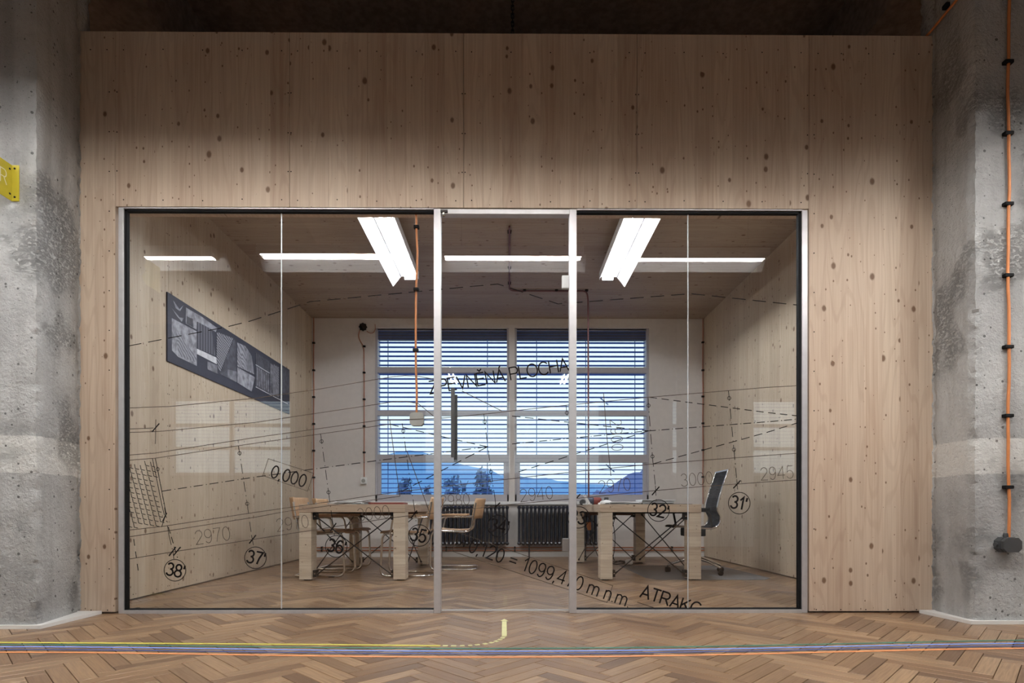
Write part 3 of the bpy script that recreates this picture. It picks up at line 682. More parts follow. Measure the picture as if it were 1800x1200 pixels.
slab('desk_mat', 'wide thin black desk mat under the papers beside the office chair', 'desk mat', (onY(1062, 884, 6.2).x + rrx - 0.02) / 2, 6.22, rrx - onY(1062, 884, 6.2).x - 0.04, 0.60, 0.006, M_BLACK)
zq = ZT + 0.0062
o = stack('paper_stack', 'flat spread of white papers across the desk mat', onY(1098, 880, 6.1).x, 6.15, 4, 0.34, 0.25, 0.020); o.location.z = zq
o = stack('paper_stack', 'thicker pile of papers near the office chair', onY(1152, 880, 6.2).x, 6.2, 6, 0.36, 0.26, 0.048); o.location.z = zq
yq = 6.6; zz = ZT
can = MB().lathe([(0.026, 0), (0.028, 0.004), (0.028, 0.085), (0.024, 0.092), (0.02, 0.092)], seg=16).obj('drink_can', M_DKGREY); can.location = (onY(1066, 872, 6.75).x, 6.75, zz); tag(can, 'small dark can standing behind the papers', 'can')
cup = thing('paper_roll', 'roll with a navy end and dark red wrapper lying on the table', 'roll', (onY(1045, 880, yq).x, yq, zz + 0.046))
MB().lathe([(0.030, -0.085), (0.045, -0.075), (0.045, -0.015), (0.040, -0.01)], axis='x', seg=18).obj('navy_end', M_NAVY, cup)
MB().lathe([(0.044, -0.012), (0.044, 0.055), (0.034, 0.078), (0.02, 0.08)], axis='x', seg=18).obj('red_wrapper', M_RED, cup)
st = thing('document_stand', 'white angled bracket stand leaning at the table corner', 'stand', (onY(1032, 880, 6.2).x, 6.2, zz))
MB().prism([(-0.042, 0.105), (-0.022, 0.108), (0.035, 0.012), (0.012, 0.008)], 'y', -0.03, -0.024).obj('side_bar', M_WHITE, st)
MB().prism([(-0.042, 0.105), (-0.022, 0.108), (0.035, 0.012), (0.012, 0.008)], 'y', 0.024, 0.03).obj('side_bar', M_WHITE, st)
MB().cbox(-0.045, 0.05, -0.035, 0.035, 0.0, 0.010, 0.002).obj('foot', M_WHITE, st); MB().cbox(-0.040, -0.024, -0.03, 0.03, 0.095, 0.106, 0.002).obj('cross_bar', M_WHITE, st)
o = MB().lathe([(0.030, -0.035), (0.036, -0.03), (0.036, 0.03), (0.03, 0.035)], axis='y', seg=16).obj('tape_roll', M_DKGREY); o.location = (onY(1024, 880, 6.9).x, 6.9, zz + 0.036); tag(o, 'dark grey round roll behind the white stand', 'roll')
o = MB().lathe([(0.015, 0), (0.016, 0.015), (0.010, 0.022)], seg=12).obj('bottle_cap', M_PAPER); o.location = (onY(1053.5, 882, 6.3).x, 6.3, zz); tag(o, 'small white cap beside the dark red roll', 'cap')
pb = MB(); q = random.Random(5)
bmx = bmesh.new(); bmesh.ops.create_icosphere(bmx, subdivisions=2, radius=0.04)
for v in bmx.verts: v.co = Vector((v.co.x * 1.7, v.co.y, max(-0.016, v.co.z * 0.75))) * (1 + 0.35 * noise.noise(v.co * 55))
zmin = min(v.co.z for v in bmx.verts)
pb.add([v.co - Vector((0, 0, zmin)) for v in bmx.verts], [[v.index for v in f.verts] for f in bmx.faces]); bmx.free()
o = pb.obj('crumpled_paper', M_PAPER); o.location = (onY(1065, 880, 6.3).x, 6.3, ZT + 0.006); tag(o, 'crumpled sheet of paper in front of the dark can', 'paper')

# ================================================================== CANTILEVER CHAIRS (local: facing +x)
def cantilever():
    root = link('cantilever_chair', None)
    hw = 0.215; r = 0.0125
    def half(s): return [(-0.275, s * hw, 0.80), (-0.215, s * hw, 0.455), (0.245, s * hw, 0.470), (0.268, s * hw, r), (-0.275, s * hw, r)]
    a = half(-1); b = half(1)[::-1]
    MB().tube(fillet(a[:] + b, 0.075, 6), r, 10).obj('tube_frame', M_CHROME, root)
    for s in (-1, 1):
        MB().tube(fillet([(-0.238, s * (hw + 0.022), 0.635), (0.13, s * (hw + 0.022), 0.635), (0.16, s * (hw + 0.004), 0.46)], 0.06, 5), 0.0105, 8).obj('arm_tube', M_CHROME, root)
        MB().cbox(-0.17, 0.13, s * (hw + 0.022) - 0.02, s * (hw + 0.022) + 0.02, 0.645, 0.668, 0.005).obj('arm_pad', M_BEECH, root)
        MB().box(0.10, 0.16, s * hw - 0.014, s * hw + 0.014, 0.0, 0.006).obj('foot_glide', M_BLACK, root)
    # moulded plywood seat and back
    n = 8; vs = []; fs = []
    prof = [(-0.205, 0.482), (-0.15, 0.474), (-0.05, 0.470), (0.08, 0.476), (0.18, 0.487), (0.25, 0.484), (0.272, 0.470)]
    for x, z in prof:
        for k in range(n + 1):
            y = -0.205 + 0.41 * k / n; vs.append((x, y, z + 0.008 * (abs(k / n - 0.5) * 2) ** 2))
    m = len(prof); N = n + 1; top = len(vs); vs += [(x, y, z - 0.012) for x, y, z in vs]
    for i in range(m - 1):
        for k in range(n):
            q_ = (i * N + k, i * N + k + 1, (i + 1) * N + k + 1, (i + 1) * N + k); fs += [q_, tuple(top + j for j in q_[::-1])]
        fs += [(i * N, (i + 1) * N, top + (i + 1) * N, top + i * N), (i * N + n, top + i * N + n, top + (i + 1) * N + n, (i + 1) * N + n)]
    for k in range(n): fs += [(k, top + k, top + k + 1, k + 1), ((m - 1) * N + k, (m - 1) * N + k + 1, top + (m - 1) * N + k + 1, top + (m - 1) * N + k)]
    MB().add(vs, fs, True).obj('seat', M_BEECH, root)
    vs = []; fs = []; rows_ = [(0.612, -0.226), (0.66, -0.234), (0.75, -0.250), (0.83, -0.266), (0.852, -0.272)]
    for ri, (z, x) in enumerate(rows_):
        for k in range(n + 1):
            t = k / n * 2 - 1; wv = 0.225 if 0 < ri < 4 else 0.205; vs.append((x - 0.105 * (1 - t * t), wv * t, z))
    top = len(vs); vs += [(x - 0.013, y, z) for x, y, z in vs]
    for i in range(len(rows_) - 1):
        for k in range(n):
            q_ = (i * N + k, i * N + k + 1, (i + 1) * N + k + 1, (i + 1) * N + k); fs += [q_, tuple(top + j for j in q_[::-1])]
        fs += [(i * N, (i + 1) * N, top + (i + 1) * N, top + i * N), (i * N + n, top + i * N + n, top + (i + 1) * N + n, (i + 1) * N + n)]
    m = len(rows_)
    for k in range(n): fs += [(k, top + k, top + k + 1, k + 1), ((m - 1) * N + k, (m - 1) * N + k + 1, top + (m - 1) * N + k + 1, top + (m - 1) * N + k)]
    MB().add(vs, fs, True).obj('backrest', M_BEECH, root)
    return root
ch = cantilever()
def yrun(py, hw=0.215): return CAM_H * F_PX / (py - PY0)
spots = [(-2.005, 6.27, 0.0, 'chrome cantilever chair by the plank wall, pushed under the table end towards the glass'),
         (-2.005, 6.98, 0.0, 'chrome cantilever chair by the plank wall, pushed under the table end towards the window'),
         (onY(668, 950, 6.05).x + 0.27, 6.27, math.pi, 'chrome cantilever chair tucked under the table on the door side'),
         (onY(755, 950, 6.72).x + 0.27, 6.93, math.pi, 'chrome cantilever chair standing clear of the table, before the radiator')]
for i, (x, y, rz, lb_) in enumerate(spots):
    t = ch if i == 0 else copy_tree(ch); t.location = (x, y, 0); t.rotation_euler = (0, 0, rz); tag(t, lb_, 'chair', 'cantilever chairs at the spruce table')

# ================================================================== OFFICE CHAIR (local: facing -x)
oc = thing('office_chair', 'high-backed black mesh swivel chair with polished star base', 'chair', (2.13, 6.42, 0), R(-4))
prof = [(-0.30, 0.520), (-0.26, 0.533), (-0.10, 0.522), (0.06, 0.512), (0.145, 0.525), (0.19, 0.575), (0.195, 0.64), (0.165, 0.71), (0.175, 0.80), (0.215, 0.95), (0.262, 1.09), (0.285, 1.150)]
def spline(p, n):
    out = []
    for i in range(len(p) - 1):
        p0, p1, p2, p3 = [Vector(p[max(0, min(len(p) - 1, i + k))]) for k in (-1, 0, 1, 2)]
        for k in range(n):
            t = k / n; out.append(0.5 * ((2 * p1) + (p2 - p0) * t + (2 * p0 - 5 * p1 + 4 * p2 - p3) * t * t + (3 * p1 - p0 - 3 * p2 + p3) * t ** 3))
    return out + [Vector(p[-1])]
sp = spline(prof, 4); vs = []; fs = []; hw = 0.245
nrm = []
for i in range(len(sp)):
    t = (sp[min(i + 1, len(sp) - 1)] - sp[max(i - 1, 0)]).normalized(); nrm.append(Vector((-t.y, t.x)))
for i, p in enumerate(sp):
    for s in (-1, 1):
        for d in (0.004, -0.004): vs.append((p.x + nrm[i].x * d, s * (hw - 0.02), p.y + nrm[i].y * d))
for i in range(len(sp) - 1):
    a, b = 4 * i, 4 * i + 4
    fs += [(a, a + 2, b + 2, b), (a + 1, b + 1, b + 3, a + 3), (a, b, b + 1, a + 1), (a + 2, a + 3, b + 3, b + 2)]
fs += [(0, 1, 3, 2), (4 * len(sp) - 4, 4 * len(sp) - 2, 4 * len(sp) - 1, 4 * len(sp) - 3)]
sling = MB().add(vs, fs, True).obj('mesh_sling', M_MESH, oc)
for i in range(2, len(sp) - 1, 2):
    p = sp[i]; MB().tube([(p.x + nrm[i].x * 0.004, -hw + 0.03, p.y + nrm[i].y * 0.004), (p.x + nrm[i].x * 0.004, hw - 0.03, p.y + nrm[i].y * 0.004)], 0.0035, 5).obj('sling_rib', M_MESH, sling)
for s in (-1, 1):
    MB().tube([(p.x, s * (hw - 0.012), p.y) for p in sp], 0.011, 8).obj('side_rail', M_CHROME, oc)
    MB().tube(fillet([(0.10, s * (hw + 0.01), 0.525), (0.06, s * (hw + 0.05), 0.70), (-0.20, s * (hw + 0.05), 0.715), (-0.17, s * (hw + 0.03), 0.535)], 0.05, 4), 0.012, 8).obj('arm_loop', M_STEEL, oc)
    MB().cbox(-0.20, 0.06, s * (hw + 0.05) - 0.022, s * (hw + 0.05) + 0.022, 0.712, 0.735, 0.008).obj('arm_pad', M_BLACK, oc)
MB().tube([(0.285, -hw, 1.150), (0.285, hw, 1.150)], 0.012, 8).obj('top_bar', M_CHROME, oc)
mech = MB().cbox(-0.16, 0.08, -0.09, 0.09, 0.42, 0.51, 0.012).obj('tilt_mechanism', M_BLACK, oc)
MB().tube([(-0.10, -0.08, 0.43), (-0.16, -0.20, 0.40)], 0.007, 6).obj('lever', M_STEEL, mech)
MB().lathe([(0.028, 0.12), (0.028, 0.30), (0.020, 0.302), (0.020, 0.43)], seg=14).obj('gas_lift', M_BLACK, oc)
MB().lathe([(0.03, 0.125), (0.045, 0.14), (0.045, 0.19), (0.032, 0.205)], seg=16).obj('base_hub', M_CHROME, oc)
for k in range(5):
    a = R(72 * k + 20); c, s = math.cos(a), math.sin(a); Lg = 0.315
    MB().tube([(0.03 * c, 0.03 * s, 0.170), (0.17 * c, 0.17 * s, 0.140), (Lg * c, Lg * s, 0.082)], [0.023, 0.019, 0.012], 8).obj('base_arm', M_CHROME, oc)
    ct = MB().lathe([(0.010, -0.027), (0.029, -0.025), (0.030, -0.006), (0.022, -0.004), (0.022, 0.004), (0.030, 0.006), (0.029, 0.025), (0.010, 0.027)], axis='y', seg=16)
    co = ct.obj('caster', M_BLACK, oc); co.location = (Lg * c, Lg * s, 0.0305); co.rotation_euler = (0, 0, a * 1.7)
    MB().tube([(0, 0, 0.01), (0, 0, 0.052)], 0.008, 6).obj('stem', M_STEEL, co)
mt = [onZ(1087, 994, 0.0), onZ(1137, 1020, 0.0), onZ(1346, 1020, 0.0)]
mp = [(1.44, 5.95), (1.52, 5.80), (2.62, 5.78), (2.74, 5.92), (2.70, 7.15), (2.58, 7.28), (1.42, 7.28)]
o = MB().prism(mp, 'z', 0.0012, 0.003).obj('chair_mat', M_MAT); tag(o, 'grey translucent floor mat under the office chair', 'floor mat')

# ================================================================== RADIATORS AND PIPES
yr = YB - 0.14
sec = MB()
for yy in (-0.055, 0.0, 0.055):
    sec.tube([(0, yy, 0.235), (0, yy, 0.72)], 0.0165, 8)
sec.tube([(0, -0.075, 0.725), (0, -0.05, 0.745), (0, 0.05, 0.745), (0, 0.075, 0.725)], [0.015, 0.029, 0.029, 0.015], 8)
sec.tube([(0, -0.075, 0.225), (0, -0.05, 0.212), (0, 0.05, 0.212), (0, 0.075, 0.225)], [0.015, 0.029, 0.029, 0.015], 8)
sec = sec.mesh('section', M_IRON)
for i, (pa, pb, lb_) in enumerate(((755, 895, 'black cast-iron column radiator behind the cantilever chairs'), (909, 1050, 'black cast-iron column radiator behind the table with the desk mat'))):
    xa, xb = onY(pa, 900, yr).x, onY(pb, 900, yr).x; n = round((xb - xa) / 0.061)
    t = thing('radiator', lb_, 'radiator', ((xa + xb) / 2, yr, 0), group='radiators under the windows')
    for k in range(n): link('section', sec, t, (xa - (xa + xb) / 2 + (k + 0.5) * (xb - xa) / n, 0, 0))
    for x in (-(xb - xa) * 0.35, (xb - xa) * 0.35):
        MB().tube([(x, 0, 0.0), (x, 0, 0.20)], 0.012, 8).obj('foot', M_IRON, t)
for z, nm in ((0.142, 'upper'), (0.098, 'lower')):
    t = thing('heating_pipe', '%s of two copper heating pipes along the window wall' % nm, 'pipe', group='copper pipes above the skirting')
    MB().tube([(XL + 0.005, YB - 0.035, z), (XR - 0.005, YB - 0.035, z)], 0.0105, 8).obj('pipe', M_COPPER, t)
    for px in (567, 785, 905, 1060, 1180): x = onY(px, 960, YB).x; MB().cbox(x - 0.012, x + 0.012, YB - 0.05, YB, z - 0.016, z + 0.016, 0.003).obj('clip', M_BLACK, t)

# ================================================================== CABLES, BOXES, SOCKETS
def clip_me(w=0.055, dp=0.035, h=0.022): return MB().cbox(-w / 2, w / 2, -dp, 0, -h / 2, h / 2, 0.005).mesh('clip', M_BLACK)
CLIP = clip_me(); CLIPS = clip_me(0.04, 0.03, 0.026)
def cable(name, label, pts, r, mat, clips=(), clip=CLIP, rz=0.0, seg=8):
    t = thing(name, label, 'cable'); MB().tube(pts, r, seg).obj('cord', mat, t)
    for c in clips: link('clip', clip, t, c, (0, 0, rz))
    return t
# pillar cable with its junction box
yc = YPR - 0.002
cp = []; qq = random.Random(2)
for i in range(40):
    z = SLAB - (SLAB - onY(1769, 945, yc).z) * i / 39
    cp.append((onY(1769.5, 500, yc).x + 0.004 * math.sin(i * 0.7) + 0.002 * math.sin(i * 1.9), yc - 0.014, z))
cl = [(onY(1769, p, yc).x, yc + 0.008, onY(1769, p, yc).z) for p in (-13, 112, 237, 360.5, 485.5, 610.5, 731, 856)]
cable('orange_cable', 'orange cable clipped upright to the concrete pillar, ending in a dark box', cp, 0.0085, M_ORANGE, cl)
a, b = onY(1764, 971, yc - 0.066), onY(1797.5, 944.5, yc - 0.066); cx, cz = (a.x + b.x) / 2, (a.z + b.z) / 2; hw_, hh = (b.x - a.x) / 2, (b.z - a.z) / 2
def octa(hw, hh, c): return [(-hw, -hh + c), (-hw + c, -hh), (hw - c, -hh), (hw, -hh + c), (hw, hh - c), (hw - c, hh), (-hw + c, hh), (-hw, hh - c)]
jb = thing('junction_box', 'dark grey eight-sided junction box on the pillar under the orange cable', 'junction box', (cx, yc + 0.006, cz))
MB().prism(octa(hw_, hh, 0.022), 'y', -0.045, 0.0).obj('body', M_DKGREY, jb); MB().prism(octa(hw_ - 0.002, hh - 0.002, 0.022), 'y', -0.072, -0.048).obj('lid', M_DKGREY, jb)
MB().lathe([(0.012, -0.02), (0.014, 0.0), (0.011, 0.02)], c=(cx * 0 + 0.0, -0.02, hh + 0.005), axis='z', seg=10).obj('cable_gland', M_DKGREY, jb)
MB().lathe([(0.014, -0.012), (0.014, 0.0)], c=(-hw_, -0.022, 0), axis='x', seg=10).obj('knockout', M_DKGREY, jb)
# cable along the pillar flank over the wall top
zc_ = 4.035
cable('orange_cable', 'orange cable running level round the pillar above the timber wall', fillet([(rf + 0.6, YPR - 0.014, zc_ + 0.35), (rf + 0.02, YPR - 0.016, zc_ + 0.02), (rf - 0.016, YPR + 0.04, zc_), (rb - 0.016, D + 0.0, zc_ + 0.0), (rb - 0.03, D + 0.30, zc_ + 0.02)], 0.03), 0.0085, M_ORANGE,
      [tuple(onX(1667, 11, rf + 0.012)[:])], CLIPS, R(-90))
# office corner cables
for px, lb_, side in ((552, 'rust-coloured cable clipped upright in the corner beside the photo banner wall', -1), (1235, 'rust-coloured cable clipped upright in the corner beside the office chair', 1)):
    x = onY(px, 700, YB).x; pts = [(x + 0.002 * math.sin(i), YB - 0.014, ZC - (ZC - 0.80) * i / 20) for i in range(21)]
    cable('corner_cable', lb_, pts, 0.0075, M_RUST, [(x, YB, onY(px, p, YB).z) for p in ((603, 651, 698, 745, 792, 839) if side < 0 else (602, 651, 697, 744, 791, 838))], CLIPS)
# round box, socket and the cable between them
jx, jz = onY(638.5, 575, YB).x, onY(638.5, 575, YB).z
rb_ = thing('junction_box', 'round black junction box high on the white wall beside the window', 'junction box', (jx, YB, jz))
MB().lathe([(0.052, 0.0), (0.052, -0.035), (0.044, -0.045), (0.01, -0.047)], axis='y', seg=20).obj('body', M_BLACK, rb_)
for k in range(8): a = R(45 * k); MB().lathe([(0.010, -0.001), (0.010, -0.03)], c=(0.052 * math.cos(a), 0, 0.052 * math.sin(a)), axis='y', seg=8).obj('nozzle', M_BLACK, rb_)
def wp(px, py, off=0.012): p = onY(px, py, YB); return (p.x, YB - off, p.z)
cable('wall_cable', 'rust-coloured cable from the round black box down to the white socket', fillet([wp(633, 580), wp(630, 590), wp(633, 599), wp(640, 609), wp(640.5, 660), wp(640.5, 838)], 0.06), 0.0065, M_RUST, [(wp(640.5, p)[0], YB, wp(640.5, p)[2]) for p in (609, 655, 702, 749, 795)], CLIPS)
cable('wall_cable', 'short loose rust-coloured cable looping from the round black box', fillet([wp(645, 582), wp(650, 586), wp(657, 585.5), wp(660.5, 578), wp(659.5, 570)], 0.05), 0.005, M_RUST)
sx, sz = onY(640, 845, YB).x, onY(640, 845, YB).z
so = thing('wall_socket', 'white surface-mounted socket below the cable on the window wall', 'socket', (sx, YB, sz))
MB().cbox(-0.043, 0.043, -0.045, 0.0, -0.048, 0.055, 0.008).obj('housing', M_WHITE, so); MB().lathe([(0.030, -0.046), (0.026, -0.047)], axis='y', seg=18).obj('socket_face', M_GREYP, so)
# ceiling conduit with the drop to the desk
zp = ZC - 0.016
def cpnt(px, py): p = onZ(px, py, zp); return (p.x, p.y, zp)
pA, pB, pC = cpnt(895.5, 398), cpnt(895.5, 511), cpnt(1031, 511.5)
dx = pC[0]
drop = [pA, pB, pC, (dx + 0.02, pC[1], zp - 0.10)] + [(dx + 0.02 + 0.004 * k, pC[1] + 0.02 * k, zp - 0.10 - (zp - 0.80) * k / 8) for k in range(1, 9)]
t = cable('ceiling_cable', 'dark red cable along the office ceiling, dropping to the table with the desk mat', fillet(drop, 0.10), 0.011, M_PURPLE)
ck = MB().cbox(-0.02, 0.02, -0.02, 0.02, 0.0, 0.024, 0.004).mesh('clip', M_BLACK)
for px, py in ((895.5, 408), (895.5, 471), (895.5, 498), (922, 511), (978, 511), (1031, 511)): p = cpnt(px, py); link('clip', ck, t, (p[0], p[1], zp - 0.008))
e = drop[-1]; MB().cbox(e[0] - 0.03, e[0] + 0.03, e[1] - 0.025, e[1] + 0.025, 0.44, 0.55, 0.008).obj('plug', M_ORANGE, t)
MB().tube([e, (e[0] + 0.01, e[1], 0.54)], 0.011, 8).obj('cord_end', M_PURPLE, t)
# intercom-like box on the glass with its cable
yk = YG - 0.002
kp = [onY(px, py, yk) for px, py in ((730.5, 372), (731, 388), (731.5, 410), (733, 440), (732.5, 470), (731, 497), (730.5, 520), (730, 560), (730, 614), (730.5, 650), (732, 690), (731.5, 724))]
cable('orange_cable', 'orange cable clipped to the inner face of the glass beside the door', [(p.x, yk + 0.018, p.z) for p in kp], 0.0075, M_ORANGE, [(onY(px, py, yk).x, yk + 0.034, onY(px, py, yk).z) for px, py in ((731.5, 397), (731, 507), (730, 614))], clip_me(0.038, 0.032, 0.022))
bx = onY(732, 736, yk)
gb = thing('junction_box', 'grey eight-sided box on the glass at the end of the orange cable', 'junction box', (bx.x, yk + 0.003, bx.z))
MB().prism(octa(0.048, 0.046, 0.016), 'y', 0.0, 0.024).obj('body', M_GREYP, gb); MB().prism(octa(0.046, 0.044, 0.016), 'y', 0.026, 0.055).obj('lid', M_DKGREY, gb)
# floor cables and adapter under the right table
fc = [onZ(x, y, 0.0) for x, y in ((1080, 990), (1090, 986), (1100, 988), (1095, 992), (1082, 993), (1072, 990), (1085, 986.5), (1098, 990), (1120, 990.5), (1130, 991))]
t = thing('cable_tangle', 'black cables hanging from the table and tangled on the floor', 'cable')
MB().tube(fillet([(p.x, p.y, 0.008 + 0.004 * (i % 2)) for i, p in enumerate(fc)], 0.06), 0.006, 6).obj('floor_loop', M_BLACK, t)
for (xa, ya2, xb, yb2, sag) in ((1066, 905, 1080, 985, -0.03), (1072, 905, 1076, 988, 0.05), (1083, 908, 1062, 960, 0.02)):
    p0 = onY(xa, ya2, 7.1); q0 = onY(xb, yb2, 7.1); q0.z = max(q0.z, 0.012); p0.z = ZT - TT
    MB().tube([p0.lerp(q0, k / 10) + Vector((sag * math.sin(math.pi * k / 10), 0.0, 0)) for k in range(11)], 0.0045, 6).obj('hanging_cord', M_BLACK, t)
ad = onZ(1103, 991, 0.0)
o = MB().lathe([(0.03, 0.0), (0.05, 0.012), (0.052, 0.05), (0.036, 0.066), (0.01, 0.07)], seg=14).obj('power_adapter', M_PAPER); o.location = (ad.x, ad.y - 0.1, 0.003); tag(o, 'white round power adapter among the floor cables', 'adapter')

# ================================================================== CHAIN, SIGN
chn = thing('hanging_chain', 'dark steel chain hanging over the timber wall', 'chain', (onY(901, 30, 4.35).x, 4.35, 0))
lk = MB(); ring = [(0.010 * math.cos(a), 0, (0.011 if math.sin(a) > 0 else -0.011) + 0.010 * math.sin(a)) for a in [2 * math.pi * k / 12 for k in range(12)]]
lk.tube(ring, 0.0044, 6, closed=True); lk = lk.mesh('link', M_STEEL)
z = SLAB - 0.014; k = 0
while z > ZC + 0.14: link('link', lk, chn, (0, 0, z), (0, 0, R(90) * (k % 2))); z -= 0.031; k += 1
sgx = onY(22, 320, YPL).x; zs0, zs1 = onY(22, 354, YPL).z, onY(22, 291, YPL).z
sg = thing('flag_sign', 'yellow folded metal sign projecting from the concrete pillar', 'sign', (0, 0, 0))
MB().box(sgx, onY(34.5, 320, YPL).x, YPL - 0.004, YPL - 0.001, zs0, zs1).obj('flange', M_YELLOW, sg)
MB().box(sgx - 0.003, sgx, YPL - 0.42, YPL - 0.001, zs0, zs1).obj('plate', M_YELLOW, sg)
for px, py in ((27, 297), (27, 347)): p = onY(px, py, YPL); MB().lathe([(0.006, 0), (0.006, -0.003), (0.003, -0.005)], c=(p.x, YPL - 0.004, p.z), axis='y', seg=8).obj('rivet', M_STEEL, sg)
for dy, py in ((0.028, 296.5), (0.028, 340)): p = onX(17, py, sgx); MB().lathe([(0.006, 0), (0.006, 0.003), (0.003, 0.005)], c=(sgx, p.y, p.z), axis='x', seg=8).obj('rivet', M_STEEL, sg)

# ================================================================== PHOTO BANNER ON THE LEFT WALL
XP = XL + 0.012
def bp(x, y, off=0.0): return onX(290 + x / 5.107, 500 + y / 5.107, XP + off)
bn = thing('photo_banner', 'long dark banner of grey architecture photographs on the plank wall', 'banner')
c4 = [onX(294.5, 509, XP), onX(509, 652, XP), onX(509, 729, XP), onX(294.5, 632, XP)]
ym0, ym1 = c4[0].y, c4[1].y; zt_ = (c4[0].z + c4[1].z) / 2; zb_ = (c4[2].z + c4[3].z) / 2
MB().box(XL, XP, ym0, ym1, zb_, zt_).obj('backing', M_POSTER, bn)
def fix(p):  # keep a print inside the banner
    return (min(max(p.y, ym0 + 0.03), ym1 - 0.03), min(max(p.z, zb_ + 0.03), zt_ - 0.03))
layer = 0
def pr_(poly, mat, name='print'):
    global layer; layer += 1
    pts = [fix(bp(x, y)) for x, y in poly]; MB().prism(pts, 'x', XP, XP + 0.0004 + 0.0002 * layer).obj(name, mat, bn)
pr_([(60, 300), (285, 420), (285, 730), (120, 650), (62, 590)], M_P1); pr_([(95, 400), (283, 650), (283, 700), (120, 640)], M_PS3); pr_([(72, 140), (130, 222), (165, 180), (135, 240), (95, 210)], M_P1); pr_([(62, 212), (130, 295), (165, 300), (150, 335), (95, 270)], M_P1)
pr_([(186, 205), (330, 275), (470, 392), (455, 425), (286, 330), (283, 405), (186, 350)], M_P1); pr_([(192, 280), (225, 300), (250, 305), (255, 385), (192, 350)], M_P3); pr_([(288, 333), (415, 400), (452, 640), (288, 572)], M_PS2)
pr_([(286, 575), (460, 655), (465, 715), (286, 622)], M_P4); pr_([(380, 690), (465, 725), (470, 800), (380, 760)], M_P2); pr_([(465, 425), (612, 482), (492, 790), (462, 700)], M_PS1); pr_([(614, 490), (638, 505), (638, 880), (490, 800)], M_P3)
pr_([(648, 520), (720, 552), (775, 640), (800, 805), (648, 735)], M_PS3); pr_([(715, 560), (775, 640), (798, 790), (730, 760)], M_P2); pr_([(648, 742), (806, 832), (775, 960), (648, 880)], M_P1); pr_([(560, 760), (640, 780), (640, 875), (560, 830)], M_P2)
pr_([(812, 612), (936, 690), (936, 792), (812, 716)], M_P3); pr_([(812, 722), (936, 798), (936, 982), (812, 915)], M_P3)
for k in range(7): xx = 826 + 16 * k; pr_([(xx, 735 + (xx - 812) * 0.62), (xx + 5, 738 + (xx - 812) * 0.62), (xx + 5, 900 + (xx - 812) * 0.55), (xx, 897 + (xx - 812) * 0.55)], M_P1)
pr_([(812, 716), (936, 792), (936, 797), (812, 721)], M_P4); pr_([(812, 915), (1100, 1068), (1100, 1073), (812, 920)], M_P4); pr_([(942, 705), (1018, 760), (1018, 1010), (942, 980)], M_P2); pr_([(975, 715), (1018, 745), (1018, 900), (995, 880)], M_PS1); pr_([(1036, 722), (1116, 772), (1116, 1000), (1036, 960)], M_P3); pr_([(945, 880), (965, 895), (965, 980), (945, 970)], M_P3)

